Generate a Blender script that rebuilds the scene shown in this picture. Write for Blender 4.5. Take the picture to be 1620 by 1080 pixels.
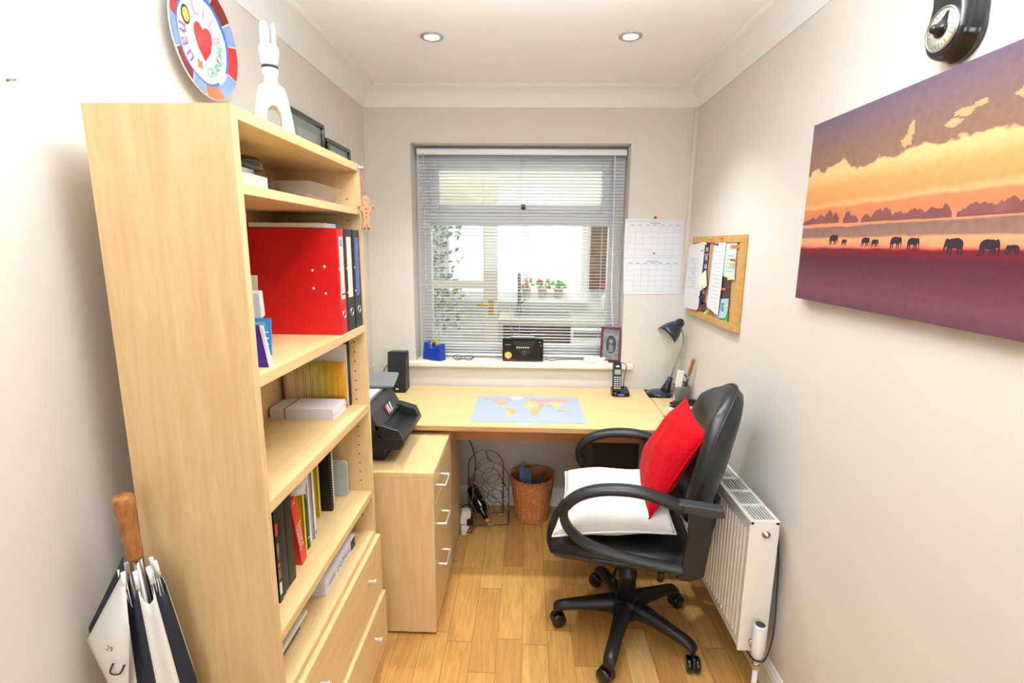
import bpy, bmesh, math, random
from mathutils import Matrix, Vector, noise
random.seed(7)
S = bpy.context.scene
for o in list(bpy.data.objects): bpy.data.objects.remove(o)
COL = S.collection
PI = math.pi
V = Vector

# ------------------------------------------------------------------ camera, world, lights, exposure
cam = bpy.data.cameras.new('camera'); camo = bpy.data.objects.new('camera', cam); COL.objects.link(camo)
def cam_matrix(pit, yaw, rol, loc):
    fw = V((-math.sin(yaw)*math.cos(pit), math.cos(yaw)*math.cos(pit), -math.sin(pit)))
    r = V((math.cos(yaw), math.sin(yaw), 0)); u = r.cross(fw)
    c, s = math.cos(rol), math.sin(rol)
    r2 = c*r + s*u; u2 = -s*r + c*u
    m = Matrix((r2, u2, -fw)).transposed().to_4x4(); m.translation = loc
    return m
cam.sensor_width = 36; cam.lens = 805.425/1620*36; cam.clip_start = .02
camo.matrix_world = cam_matrix(.18707, .02936, .00916, V((0, 0, 1.52155)))
S.camera = camo
S.view_settings.view_transform = 'Standard'; S.view_settings.look = 'None'
S.view_settings.gamma = 1; S.view_settings.use_curve_mapping = False
S.view_settings.exposure = 0.57
W = bpy.data.worlds.new('World'); S.world = W; W.use_nodes = True
bg = W.node_tree.nodes['Background']; bg.inputs[0].default_value = (.95, .98, 1, 1); bg.inputs[1].default_value = 1.5
def lamp(name, kind, loc, energy, color=(.94, 1, 1.02), **k):
    l = bpy.data.lights.new(name, kind); l.energy = energy; l.color = color
    for a, b in k.items(): setattr(l, a, b)
    o = bpy.data.objects.new(name, l); COL.objects.link(o); o.location = loc
    return o
ZC = 2.31
LX = (-.384, .380)
for x in LX:
    lamp('downlight_beam', 'SPOT', (x, 2.142, ZC-.02), 35, spot_size=math.radians(108), spot_blend=1, shadow_soft_size=.035)
# added fill lamps: soft area at the rear wall, upward spot off the ceiling
o = lamp('rear_fill_light', 'AREA', (.0, -3.55, 1.65), 24, (.88, 1, 1.12), shape='RECTANGLE', size=1.6, size_y=1.2); o.rotation_euler = (PI/2, 0, 0)
o = lamp('ceiling_bounce_fill', 'SPOT', (.0, .85, 1.92), 108, (.92, 1, 1.10), spot_size=math.radians(166), spot_blend=.7, shadow_soft_size=.05); o.rotation_euler = (PI, 0, 0)
o = lamp('kitchen_fill_light', 'AREA', (.0, 3.9, 2.32), 15, (1, .97, .92), shape='RECTANGLE', size=1.4, size_y=.6)  # unseen lamp added to brighten the kitchen beyond the window

# ------------------------------------------------------------------ materials
def lin(c):
    return tuple(((x/255)/12.92 if x/255 <= .04045 else ((x/255+.055)/1.055)**2.4) for x in c)
def nt(m):
    m.use_nodes = True; return m.node_tree.nodes, m.node_tree.links
def mk(name, rgb, rough=.5, metal=0, var=.06, vs=20, bump=0, bs=200, spec=.5, coat=0, alpha=1, emit=0, trans=0, sheen=0):
    m = bpy.data.materials.new(name); N, L = nt(m); b = N['Principled BSDF']
    c = lin(rgb)
    b.inputs['Roughness'].default_value = rough; b.inputs['Metallic'].default_value = metal
    b.inputs['Specular IOR Level'].default_value = spec; b.inputs['Coat Weight'].default_value = coat
    b.inputs['Transmission Weight'].default_value = trans; b.inputs['Sheen Weight'].default_value = sheen
    b.inputs['Alpha'].default_value = alpha
    tc = N.new('ShaderNodeTexCoord'); n = N.new('ShaderNodeTexNoise'); n.inputs['Scale'].default_value = vs; n.inputs['Detail'].default_value = 4
    L.new(tc.outputs['Object'], n.inputs['Vector'])
    r = N.new('ShaderNodeValToRGB'); r.color_ramp.elements[0].position = .3; r.color_ramp.elements[1].position = .7
    r.color_ramp.elements[0].color = tuple(x*(1-var) for x in c)+(1,); r.color_ramp.elements[1].color = tuple(min(1, x*(1+var)) for x in c)+(1,)
    L.new(n.outputs['Fac'], r.inputs[0]); L.new(r.outputs[0], b.inputs['Base Color'])
    if emit:
        b.inputs['Emission Color'].default_value = c+(1,); b.inputs['Emission Strength'].default_value = emit
    if bump:
        n2 = N.new('ShaderNodeTexNoise'); n2.inputs['Scale'].default_value = bs; n2.inputs['Detail'].default_value = 3
        L.new(tc.outputs['Object'], n2.inputs['Vector'])
        bp = N.new('ShaderNodeBump'); bp.inputs['Strength'].default_value = bump; bp.inputs['Distance'].default_value = .004
        L.new(n2.outputs['Fac'], bp.inputs['Height']); L.new(bp.outputs[0], b.inputs['Normal'])
    return m
def wood(name, a, b_, stretch, rough=.42, scale=9):
    m = bpy.data.materials.new(name); N, L = nt(m); b = N['Principled BSDF']; b.inputs['Roughness'].default_value = rough
    b.inputs['Specular IOR Level'].default_value = .35
    tc = N.new('ShaderNodeTexCoord'); mp = N.new('ShaderNodeMapping'); mp.inputs['Scale'].default_value = stretch
    L.new(tc.outputs['Object'], mp.inputs[0])
    n = N.new('ShaderNodeTexNoise'); n.inputs['Scale'].default_value = scale; n.inputs['Detail'].default_value = 6; n.inputs['Distortion'].default_value = .4
    L.new(mp.outputs[0], n.inputs['Vector'])
    r = N.new('ShaderNodeValToRGB'); r.color_ramp.elements[0].position = .3; r.color_ramp.elements[1].position = .72
    r.color_ramp.elements[0].color = lin(a)+(1,); r.color_ramp.elements[1].color = lin(b_)+(1,)
    n2 = N.new('ShaderNodeTexNoise'); n2.inputs['Scale'].default_value = scale*7; n2.inputs['Detail'].default_value = 3
    L.new(mp.outputs[0], n2.inputs['Vector'])
    mx = N.new('ShaderNodeMix'); mx.data_type = 'RGBA'; mx.blend_type = 'MULTIPLY'
    r2 = N.new('ShaderNodeValToRGB'); r2.color_ramp.elements[0].color = (.86, .84, .8, 1); r2.color_ramp.elements[1].color = (1, 1, 1, 1)
    r2.color_ramp.elements[0].position = .3; r2.color_ramp.elements[1].position = .6
    L.new(n2.outputs['Fac'], r2.inputs[0]); L.new(n.outputs['Fac'], r.inputs[0])
    mx.inputs[0].default_value = .38
    L.new(r.outputs[0], mx.inputs['A']); L.new(r2.outputs[0], mx.inputs['B']); L.new(mx.outputs['Result'], b.inputs['Base Color'])
    return m
BA, BB = (216, 180, 128), (228, 197, 148)
M = {}
M['beech_v'] = wood('beech_upright', BA, BB, (6, 6, .5))
M['beech_h'] = wood('beech_shelf', (222, 186, 128), (232, 202, 148), (6, .5, 6))
M['beech_x'] = wood('beech_desk', (222, 190, 132), (232, 204, 148), (.5, 6, 6))
M['beech_edge'] = wood('beech_edging', (218, 180, 118), (232, 198, 138), (4, .6, 4))
M['beech_lip'] = wood('beech_desk_edging', (200, 146, 94), (212, 160, 108), (.5, 6, 6))
M['beech_dark'] = wood('beech_underside', (186, 130, 80), (200, 146, 94), (.5, 6, 6))
M['wall'] = mk('wall_paint', (221, 214, 204), .75, var=.012, vs=3, bump=.03, bs=120, spec=.25)
M['ceil'] = mk('ceiling_paint', (246, 244, 242), .8, var=.01, vs=3, spec=.2)
M['white_paint'] = mk('white_gloss_paint', (240, 239, 236), .4, var=.01)
M['sill'] = mk('cream_sill_paint', (240, 232, 216), .4, var=.015)
M['upvc'] = mk('white_plastic_frame', (236, 236, 238), .3, var=.01)
M['slat'] = mk('blind_slat', (240, 238, 237), .38, var=.015)
M['black'] = mk('black_plastic', (26, 26, 27), .4, var=.1, bump=.05, bs=600)
M['blackgloss'] = mk('black_gloss', (12, 12, 13), .12, var=.1, coat=.4)
M['darkgrey'] = mk('dark_grey_plastic', (52, 52, 53), .5, var=.1, bump=.05, bs=500)
M['grey'] = mk('grey_plastic', (120, 120, 120), .45)
M['leather'] = mk('black_leather', (24, 24, 25), .34, var=.15, vs=60, bump=.22, bs=260, spec=.6)
M['chrome'] = mk('chrome', (205, 205, 205), .15, metal=1, var=.02)
M['steel'] = mk('brushed_steel', (190, 188, 184), .3, metal=1, var=.04)
M['alu'] = mk('satin_aluminium', (225, 225, 225), .35, metal=.7, var=.02)
M['white'] = mk('white_plastic', (238, 238, 238), .35, var=.015)
M['paper'] = mk('white_paper', (228, 228, 232), .8, var=.015, spec=.15)
M['paper2'] = mk('offwhite_paper', (232, 226, 212), .8, var=.02, spec=.15)
M['cream'] = mk('cream_ceramic', (222, 204, 180), .25, var=.02)
M['redfile'] = mk('red_file_board', (206, 16, 22), .38, var=.06, vs=60)
M['blackfile'] = mk('black_file_board', (32, 38, 40), .42, var=.1, vs=60)
M['redcloth'] = mk('red_chenille', (186, 6, 20), .9, var=.2, vs=90, bump=.5, bs=330, sheen=.05, spec=.1)
M['whitecloth'] = mk('white_cotton', (228, 224, 214), .85, var=.03, vs=30, bump=.1, bs=420, sheen=.2, spec=.2)
M['bluedisp'] = mk('blue_plastic', (26, 62, 170), .3, var=.05)
M['tape'] = mk('tape_roll', (206, 192, 92), .3, var=.05)
M['ink'] = mk('printed_ink', (60, 62, 70), .7, var=.05)
M['inkgrey'] = mk('faint_print', (176, 178, 190), .8, var=.03)
M['purple'] = mk('purple_card', (66, 40, 140), .5)
M['skyblue'] = mk('blue_leaflet', (46, 146, 212), .5)
M['brightgreen'] = mk('green_card', (90, 200, 60), .5)
M['green'] = mk('dark_green_cover', (36, 84, 60), .5)
M['yellow'] = mk('yellow_cover', (222, 196, 40), .5)
M['orange'] = mk('orange_plastic', (240, 120, 60), .45)
M['redgloss'] = mk('red_cover', (226, 58, 44), .4)
M['pinkred'] = mk('red_pin', (216, 36, 70), .35)
M['navy'] = mk('navy_cover', (36, 44, 66), .45, var=.1)
M['navycloth'] = mk('navy_nylon', (22, 30, 48), .6, var=.1, bump=.06, bs=700)
M['whitenylon'] = mk('white_nylon', (226, 222, 214), .6, var=.03, bump=.06, bs=700)
M['lampblue'] = mk('navy_enamel', (28, 38, 58), .25, var=.05, coat=.3)
M['lampin'] = mk('lamp_inner_white', (226, 222, 212), .4)
M['handlewood'] = wood('varnished_handle', (146, 92, 46), (176, 118, 64), (9, 9, 3), .25, 14)
M['cork'] = mk('cork', (202, 158, 96), .85, var=.22, vs=160, bump=.2, bs=260)
M['oakframe'] = wood('pin_board_frame', (196, 148, 82), (212, 166, 98), (5, 5, 5), .5)
M['wicker'] = mk('wicker_cane', (214, 142, 86), .5, var=.22, vs=70)
M['wickerdark'] = mk('wicker_dark', (128, 66, 40), .55, var=.2, vs=70)
M['rad'] = mk('radiator_enamel', (240, 236, 226), .3, var=.01)
M['raddark'] = mk('radiator_gap_shade', (50, 48, 46), .6)  # dark base colour stands in for shade in the grille gaps
M['maroon'] = mk('maroon_frame', (92, 26, 38), .4)
M['photo'] = mk('grey_photo', (120, 120, 122), .4, var=.5, vs=40)
M['photodark'] = mk('dark_photo', (52, 52, 54), .4, var=.5, vs=60)
M['mount'] = mk('pale_green_mount', (176, 192, 188), .6)
M['ginger'] = mk('gingerbread', (186, 136, 98), .7, var=.08, vs=50, bump=.1)
M['choc'] = mk('brown_icing', (120, 40, 36), .6)
M['pinkcord'] = mk('red_cord', (220, 60, 84), .6)
M['lcd'] = mk('lcd_green', (150, 170, 140), .25)
M['lcdark'] = mk('lcd_dark', (44, 52, 40), .2)
M['stickeryellow'] = mk('yellow_sticker', (238, 190, 40), .4)
M['redink'] = mk('red_ink', (200, 40, 40), .6)
M['mapblue'] = mk('map_sea', (168, 184, 200), .35, var=.02)
M['mappink'] = mk('map_pink', (214, 160, 164), .35, var=.04)
M['maporange'] = mk('map_orange', (212, 168, 124), .35, var=.08)
M['mapyellow'] = mk('map_yellow', (206, 198, 124), .35, var=.06)
M['maplilac'] = mk('map_lilac', (180, 170, 190), .35, var=.05)
M['brick'] = mk('dark_brick', (112, 84, 66), .85, var=.4, vs=14, bump=.3, bs=60)
M['cupboard'] = mk('dark_cupboard', (96, 74, 64), .5, var=.08)
M['worktop'] = mk('pale_worktop', (196, 190, 176), .3, var=.05)
M['doorcream'] = mk('cream_door_paint', (206, 198, 182), .45, var=.02)
M['leaf'] = mk('shrub_leaf', (120, 138, 108), .5, var=.3, vs=9)
M['flower'] = mk('red_petal', (222, 60, 60), .5)
M['leaf2'] = mk('pot_leaf', (120, 180, 70), .5)
M['terracotta'] = mk('pale_pot', (214, 196, 170), .6)
M['lampglow'] = mk('lamp_glow', (255, 244, 226), .4, emit=14)
M['cfl'] = mk('white_tube', (232, 232, 232), .25, var=.01)
M['bronze'] = mk('dark_bronze_wire', (150, 142, 132), .28, metal=1, var=.05)
M['bottleglass'] = mk('dark_bottle_glass', (16, 14, 14), .1, var=.1, coat=.5)
M['corkstop'] = mk('cork_stopper', (206, 150, 90), .7, var=.1)
M['bluepaper'] = mk('crumpled_blue_paper', (116, 150, 186), .6, var=.1)
M['greypaper'] = mk('grey_envelope', (96, 102, 112), .6, var=.1)
M['brown'] = mk('brown_card', (84, 56, 56), .6, var=.1)
M['paleblue'] = mk('pale_blue_paper', (176, 208, 224), .7, var=.1)
M['palegreen'] = mk('pale_green_paper', (204, 222, 212), .7, var=.05)
M['pinyellow'] = mk('yellow_pin', (226, 220, 90), .35)
M['pingreen'] = mk('green_pin', (120, 210, 100), .35)
M['postit'] = mk('cream_note', (244, 238, 218), .8, var=.02)
M['ceramicred'] = mk('plate_red', (224, 52, 52), .2)
M['ceramicbrown'] = mk('plate_brown', (128, 44, 40), .2)
M['ceramicblue'] = mk('plate_blue', (134, 162, 216), .2, var=.1, vs=40)
M['ceramicband'] = mk('plate_blue_band', (62, 120, 208), .2, var=.1, vs=40)
M['ceramicorange'] = mk('plate_orange', (240, 124, 84), .2)
M['ceramicwhite'] = mk('plate_white', (232, 230, 228), .4, var=.02)
M['pinkpaint'] = mk('plate_pink', (238, 170, 206), .2)
M['purplepaint'] = mk('plate_purple', (150, 100, 176), .2)
M['greenpaint'] = mk('plate_green', (120, 200, 176), .2)
M['yellowpaint'] = mk('plate_yellow', (238, 214, 96), .2)
M['bakelite'] = mk('black_bakelite', (14, 14, 14), .15, var=.1, coat=.5)
M['dial'] = mk('cream_dial', (222, 224, 200), .3, var=.03)
M['plastic_clear'] = mk('clear_plastic', (225, 228, 232), .12, var=.01, alpha=.22)
M['mesh'] = mk('pen_pot_mesh', (150, 150, 150), .4, metal=.4, alpha=.55)
M['brass'] = mk('brass', (190, 150, 80), .3, metal=1)

def glass(name, wavy=0):
    m = bpy.data.materials.new(name); N, L = nt(m); N.remove(N['Principled BSDF'])
    out = N['Material Output']; t = N.new('ShaderNodeBsdfTransparent'); g = N.new('ShaderNodeBsdfGlossy'); g.inputs['Roughness'].default_value = .02
    t.inputs[0].default_value = (.93, .96, .95, 1)
    mx = N.new('ShaderNodeMixShader'); lw = N.new('ShaderNodeLayerWeight'); lw.inputs[0].default_value = .12
    mt = N.new('ShaderNodeMath'); mt.operation = 'MULTIPLY_ADD'; mt.inputs[1].default_value = .5; mt.inputs[2].default_value = .03
    L.new(lw.outputs['Fresnel'], mt.inputs[0]); L.new(mt.outputs[0], mx.inputs[0]); L.new(t.outputs[0], mx.inputs[1]); L.new(g.outputs[0], mx.inputs[2]); L.new(mx.outputs[0], out.inputs[0])
    if wavy:
        tc = N.new('ShaderNodeTexCoord'); n = N.new('ShaderNodeTexNoise'); n.inputs['Scale'].default_value = 14
        L.new(tc.outputs['Object'], n.inputs['Vector']); b = N.new('ShaderNodeBump'); b.inputs['Distance'].default_value = .03; b.inputs['Strength'].default_value = wavy
        L.new(n.outputs['Fac'], b.inputs['Height']); L.new(b.outputs[0], g.inputs['Normal']); L.new(b.outputs[0], lw.inputs['Normal'])
        mt.inputs[2].default_value = .12
    return m
M['glass'] = glass('window_glass'); M['wavyglass'] = glass('rippled_glass', .6)

def floor_mat():
    m = bpy.data.materials.new('oak_plank_floor'); N, L = nt(m); b = N['Principled BSDF']
    b.inputs['Roughness'].default_value = .33; b.inputs['Specular IOR Level'].default_value = .45
    tc = N.new('ShaderNodeTexCoord'); sp = N.new('ShaderNodeSeparateXYZ'); L.new(tc.outputs['Object'], sp.inputs[0])
    def math_(op, a, v=None, c=None):
        n = N.new('ShaderNodeMath'); n.operation = op
        for i, x in enumerate((a, v, c)):
            if x is None: continue
            if isinstance(x, (int, float)): n.inputs[i].default_value = x
            else: L.new(x, n.inputs[i])
        return n.outputs[0]
    xs = math_('DIVIDE', sp.outputs[0], .098); row = math_('FLOOR', xs); fx = math_('FRACT', xs)
    w1 = N.new('ShaderNodeTexWhiteNoise'); w1.noise_dimensions = '1D'; L.new(row, w1.inputs['W'])
    ys = math_('ADD', math_('DIVIDE', sp.outputs[1], .46), math_('MULTIPLY', w1.outputs[0], 7.3)); pid = math_('FLOOR', ys); fy = math_('FRACT', ys)
    cb = N.new('ShaderNodeCombineXYZ'); L.new(row, cb.inputs[0]); L.new(pid, cb.inputs[1])
    w2 = N.new('ShaderNodeTexWhiteNoise'); w2.noise_dimensions = '2D'; L.new(cb.outputs[0], w2.inputs['Vector'])
    r = N.new('ShaderNodeValToRGB'); e = r.color_ramp.elements
    e[0].position = 0; e[0].color = lin((194, 144, 84))+(1,); e[1].position = 1; e[1].color = lin((230, 192, 130))+(1,)
    k = e.new(.25); k.color = lin((208, 156, 86))+(1,); k = e.new(.6); k.color = lin((222, 174, 100))+(1,)
    L.new(w2.outputs[0], r.inputs[0])
    mp = N.new('ShaderNodeMapping'); mp.inputs['Scale'].default_value = (9, .9, 1); L.new(tc.outputs['Object'], mp.inputs[0])
    va = N.new('ShaderNodeVectorMath'); va.operation = 'ADD'; L.new(mp.outputs[0], va.inputs[0]); L.new(w2.outputs['Color'], va.inputs[1])
    n = N.new('ShaderNodeTexNoise'); n.inputs['Scale'].default_value = 7; n.inputs['Detail'].default_value = 7; n.inputs['Distortion'].default_value = 1.2
    L.new(va.outputs[0], n.inputs['Vector'])
    r2 = N.new('ShaderNodeValToRGB'); r2.color_ramp.elements[0].color = (.74, .66, .56, 1); r2.color_ramp.elements[1].color = (1.08, 1.06, 1.03, 1)
    r2.color_ramp.elements[0].position = .28; r2.color_ramp.elements[1].position = .62
    L.new(n.outputs['Fac'], r2.inputs[0])
    mx = N.new('ShaderNodeMix'); mx.data_type = 'RGBA'; mx.blend_type = 'MULTIPLY'; mx.inputs[0].default_value = .75
    L.new(r.outputs[0], mx.inputs['A']); L.new(r2.outputs[0], mx.inputs['B'])
    ex = math_('MINIMUM', fx, math_('SUBTRACT', 1.0, fx)); ey = math_('MINIMUM', fy, math_('SUBTRACT', 1.0, fy))
    gx = math_('LESS_THAN', ex, .012); gy = math_('LESS_THAN', ey, .0032); g = math_('MAXIMUM', gx, gy)
    mx2 = N.new('ShaderNodeMix'); mx2.data_type = 'RGBA'; L.new(math_('MULTIPLY', g, .55), mx2.inputs[0]); L.new(mx.outputs['Result'], mx2.inputs['A'])
    mx2.inputs['B'].default_value = lin((104, 66, 34))+(1,)
    L.new(mx2.outputs['Result'], b.inputs['Base Color'])
    bp = N.new('ShaderNodeBump'); bp.inputs['Strength'].default_value = .25; bp.inputs['Distance'].default_value = .001; bp.invert = True
    L.new(g, bp.inputs['Height']); L.new(bp.outputs[0], b.inputs['Normal'])
    return m
M['floor'] = floor_mat()

def painting_mat():
    m = bpy.data.materials.new('painted_canvas'); N, L = nt(m); b = N['Principled BSDF']; b.inputs['Roughness'].default_value = .6; b.inputs['Specular IOR Level'].default_value = .25
    tc = N.new('ShaderNodeTexCoord'); sp = N.new('ShaderNodeSeparateXYZ'); L.new(tc.outputs['Object'], sp.inputs[0])
    def math_(op, a, v=None, c=None):
        n = N.new('ShaderNodeMath'); n.operation = op
        for i, x in enumerate((a, v, c)):
            if x is None: continue
            if isinstance(x, (int, float)): n.inputs[i].default_value = x
            else: L.new(x, n.inputs[i])
        return n.outputs[0]
    def noise_(scale, sx, sz, det=5):
        mp = N.new('ShaderNodeMapping'); mp.inputs['Scale'].default_value = (1, sx, sz); L.new(tc.outputs['Object'], mp.inputs[0])
        n = N.new('ShaderNodeTexNoise'); n.inputs['Scale'].default_value = scale; n.inputs['Detail'].default_value = det; L.new(mp.outputs[0], n.inputs['Vector']); return n.outputs['Fac']
    def ramp(fac, stops):
        r = N.new('ShaderNodeValToRGB'); e = r.color_ramp.elements
        for i, (p, c) in enumerate(stops):
            k = e[i] if i < 2 else e.new(p)
            k.position = p; k.color = lin(c)+(1,)
        L.new(fac, r.inputs[0]); return r.outputs[0]
    t = math_('MULTIPLY', sp.outputs[2], 2.0)
    tw = math_('ADD', t, math_('MULTIPLY_ADD', noise_(9, 1, 5), .03, -.015))
    base = ramp(tw, [(0, (104, 62, 76)), (.07, (118, 70, 80)), (.16, (104, 56, 66)), (.25, (88, 38, 50)), (.298, (122, 28, 38)), (.308, (214, 110, 84)), (.32, (232, 148, 106)), (.352, (232, 156, 110)),
                     (.362, (146, 110, 94)), (.415, (136, 104, 90)), (.422, (222, 142, 106)), (.46, (206, 122, 84)), (.515, (208, 126, 82)), (.53, (230, 168, 112)), (.56, (222, 146, 88)), (.63, (224, 156, 92)), (.70, (234, 186, 126)), (1, (236, 196, 140))])
    # streaks low in the sky, then cloud bank above
    y = sp.outputs[1]
    c1 = math_('ADD', noise_(10, 1, 1.6, 8), math_('MULTIPLY', noise_(3.0, 1, 1.2, 2), .4))
    edge = math_('ADD', math_('MULTIPLY', math_('SUBTRACT', t, .715), 4.2), math_('MULTIPLY', y, -.12))
    cm = math_('ADD', c1, edge)
    mask = N.new('ShaderNodeMapRange'); mask.inputs['From Min'].default_value = .675; mask.inputs['From Max'].default_value = .73; L.new(cm, mask.inputs[0])
    cloud = ramp(t, [(.6, (156, 112, 84)), (.8, (138, 106, 90)), (.92, (126, 100, 104)), (1, (112, 92, 112))])
    mx = N.new('ShaderNodeMix'); mx.data_type = 'RGBA'; L.new(mask.outputs[0], mx.inputs[0]); L.new(base, mx.inputs['A']); L.new(cloud, mx.inputs['B'])
    gr = noise_(60, 1, 1, 3)
    mx2 = N.new('ShaderNodeMix'); mx2.data_type = 'RGBA'; mx2.blend_type = 'MULTIPLY'; mx2.inputs[0].default_value = .35
    r2 = N.new('ShaderNodeValToRGB'); r2.color_ramp.elements[0].color = (.6, .6, .6, 1); r2.color_ramp.elements[0].position = .3; r2.color_ramp.elements[1].position = .7
    L.new(gr, r2.inputs[0]); L.new(mx.outputs['Result'], mx2.inputs['A']); L.new(r2.outputs[0], mx2.inputs['B'])
    L.new(mx2.outputs['Result'], b.inputs['Base Color'])
    return m
M['painting'] = painting_mat()
M['canvas_edge'] = mk('canvas_edge', (150, 116, 72), .8)
M['cloudpaint'] = mk('cloud_paint', (206, 156, 106), .6, var=.08, vs=60)
M['spineblue'] = mk('blue_spine_label', (84, 104, 164), .5, var=.25, vs=60)
M['silhouette'] = mk('elephant_paint', (40, 24, 36), .7, var=.1)
M['treepaint'] = mk('tree_paint', (122, 70, 68), .7, var=.15)
def leaflet_mat():
    m = bpy.data.materials.new('yellow_orange_leaflet'); N, L = nt(m); b = N['Principled BSDF']; b.inputs['Roughness'].default_value = .45
    tc = N.new('ShaderNodeTexCoord'); sp = N.new('ShaderNodeSeparateXYZ'); L.new(tc.outputs['Object'], sp.inputs[0])
    r = N.new('ShaderNodeValToRGB'); e = r.color_ramp.elements
    mr = N.new('ShaderNodeMapRange'); mr.inputs['From Min'].default_value = -.085; mr.inputs['From Max'].default_value = .09; L.new(sp.outputs[0], mr.inputs[0])
    e[0].position = 0; e[0].color = lin((214, 176, 142))+(1,); e[1].position = 1; e[1].color = lin((236, 158, 30))+(1,)
    k = e.new(.5); k.color = lin((206, 200, 110))+(1,); k = e.new(.68); k.color = lin((222, 186, 60))+(1,)
    L.new(mr.outputs[0], r.inputs[0]); L.new(r.outputs[0], b.inputs['Base Color']); return m
M['leaflet'] = leaflet_mat()

# ------------------------------------------------------------------ mesh builder
RM = {}     # world matrix of each thing, for its parts
class B:
    def __init__(s): s.v = []; s.f = []; s.m = []; s.s = []
    def add(s, vs, fs, m=0, sm=False):
        o = len(s.v); s.v += [V(p) for p in vs]
        for f in fs: s.f.append([i+o for i in f]); s.m.append(m); s.s.append(sm)
        return s
    def box(s, x0, x1, y0, y1, z0, z1, m=0):
        p = [(x, y, z) for z in (z0, z1) for y in (y0, y1) for x in (x0, x1)]
        return s.add(p, [(0, 2, 3, 1), (4, 5, 7, 6), (0, 1, 5, 4), (2, 6, 7, 3), (0, 4, 6, 2), (1, 3, 7, 5)], m)
    def obox(s, c, d, R, m=0):
        c = V(c); p = [c + R @ V((x*d[0]/2, y*d[1]/2, z*d[2]/2)) for z in (-1, 1) for y in (-1, 1) for x in (-1, 1)]
        return s.add(p, [(0, 2, 3, 1), (4, 5, 7, 6), (0, 1, 5, 4), (2, 6, 7, 3), (0, 4, 6, 2), (1, 3, 7, 5)], m)
    def rings(s, R, m=0, sm=True, closed=False, cap=True):
        n = len(R[0]); vs = [p for r in R for p in r]; fs = []
        for i in range(len(R)-(0 if closed else 1)):
            a = i*n; b = ((i+1) % len(R))*n
            for j in range(n): fs.append((a+j, a+(j+1) % n, b+(j+1) % n, b+j))
        if cap and not closed:
            s.add(vs, fs, m, sm); o = len(s.v)-len(vs)
            s.f.append([o+j for j in range(n)][::-1]); s.m.append(m); s.s.append(False)
            s.f.append([o+len(vs)-n+j for j in range(n)]); s.m.append(m); s.s.append(False)
            return s
        return s.add(vs, fs, m, sm)
    def cyl(s, p0, p1, r0, r1=None, n=20, m=0, sm=True, cap=True):
        p0, p1 = V(p0), V(p1); r1 = r0 if r1 is None else r1
        d = (p1-p0).normalized(); a = d.orthogonal().normalized(); b = d.cross(a)
        R = [[p + (a*math.cos(2*PI*j/n)+b*math.sin(2*PI*j/n))*r for j in range(n)] for p, r in ((p0, r0), (p1, r1))]
        return s.rings(R, m, sm, cap=cap)
    def lathe(s, prof, c=(0, 0, 0), ax=(0, 0, 1), n=32, m=0, sm=True, cap=True):
        c = V(c); d = V(ax).normalized(); a = d.orthogonal().normalized(); b = d.cross(a)
        R = [[c + d*z + (a*math.cos(2*PI*j/n)+b*math.sin(2*PI*j/n))*r for j in range(n)] for r, z in prof]
        return s.rings(R, m, sm, cap=cap)
    def tube(s, pts, r, n=8, closed=False, m=0, up=None, asp=1.0):
        P = [V(p) for p in pts]; R = []; prev = None
        for i, p in enumerate(P):
            if closed: d = P[(i+1) % len(P)]-P[i-1]
            else: d = P[min(i+1, len(P)-1)]-P[max(i-1, 0)]
            d.normalize()
            if up is not None: a = V(up); a = (a-d*a.dot(d)).normalized()
            elif prev is None: a = d.orthogonal().normalized()
            else: a = (prev-d*prev.dot(d)).normalized()
            prev = a; b = d.cross(a); rr = r[i] if isinstance(r, (list, tuple)) else r
            R.append([p + a*math.cos(2*PI*j/n)*rr*asp + b*math.sin(2*PI*j/n)*rr for j in range(n)])
        return s.rings(R, m, True, closed)
    def prism(s, poly, fn, c0, c1, m=0):
        n = len(poly); vs = [fn(a, b, c0) for a, b in poly]+[fn(a, b, c1) for a, b in poly]
        return s.add(vs, [tuple(range(n))[::-1], tuple(range(n, 2*n))]+[(j, (j+1) % n, n+(j+1) % n, n+j) for j in range(n)], m)
    def flat(s, poly, o, ax, ay, off=0, m=0):
        o, ax, ay = V(o), V(ax).normalized(), V(ay).normalized(); nn = ax.cross(ay)
        return s.add([o+ax*a+ay*b+nn*off for a, b in poly], [tuple(range(len(poly)))], m)
    def surf(s, fn, nu, nv, m=0, sm=True):
        vs = [fn(i/nu, j/nv) for j in range(nv+1) for i in range(nu+1)]
        return s.add(vs, [(j*(nu+1)+i, j*(nu+1)+i+1, (j+1)*(nu+1)+i+1, (j+1)*(nu+1)+i) for j in range(nv) for i in range(nu)], m, sm)
    def pillow(s, fn, n, m=0):      # fn(a,b,side) with a,b in -1..1; the two sides meet on the border
        s.surf(lambda u, v: fn(2*u-1, 2*v-1, 1), n, n, m); s.surf(lambda u, v: fn(1-2*u, 2*v-1, -1), n, n, m); return s
    def ball(s, c, r, n=14, m=0, sc=(1, 1, 1)):
        c = V(c); R = []
        for i in range(n+1):
            t = PI*i/n; rr = max(math.sin(t), 1e-3)
            R.append([c+V((rr*math.cos(2*PI*j/n)*r*sc[0], rr*math.sin(2*PI*j/n)*r*sc[1], math.cos(t)*r*sc[2])) for j in range(n)])
        return s.rings(R, m, True)
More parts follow.
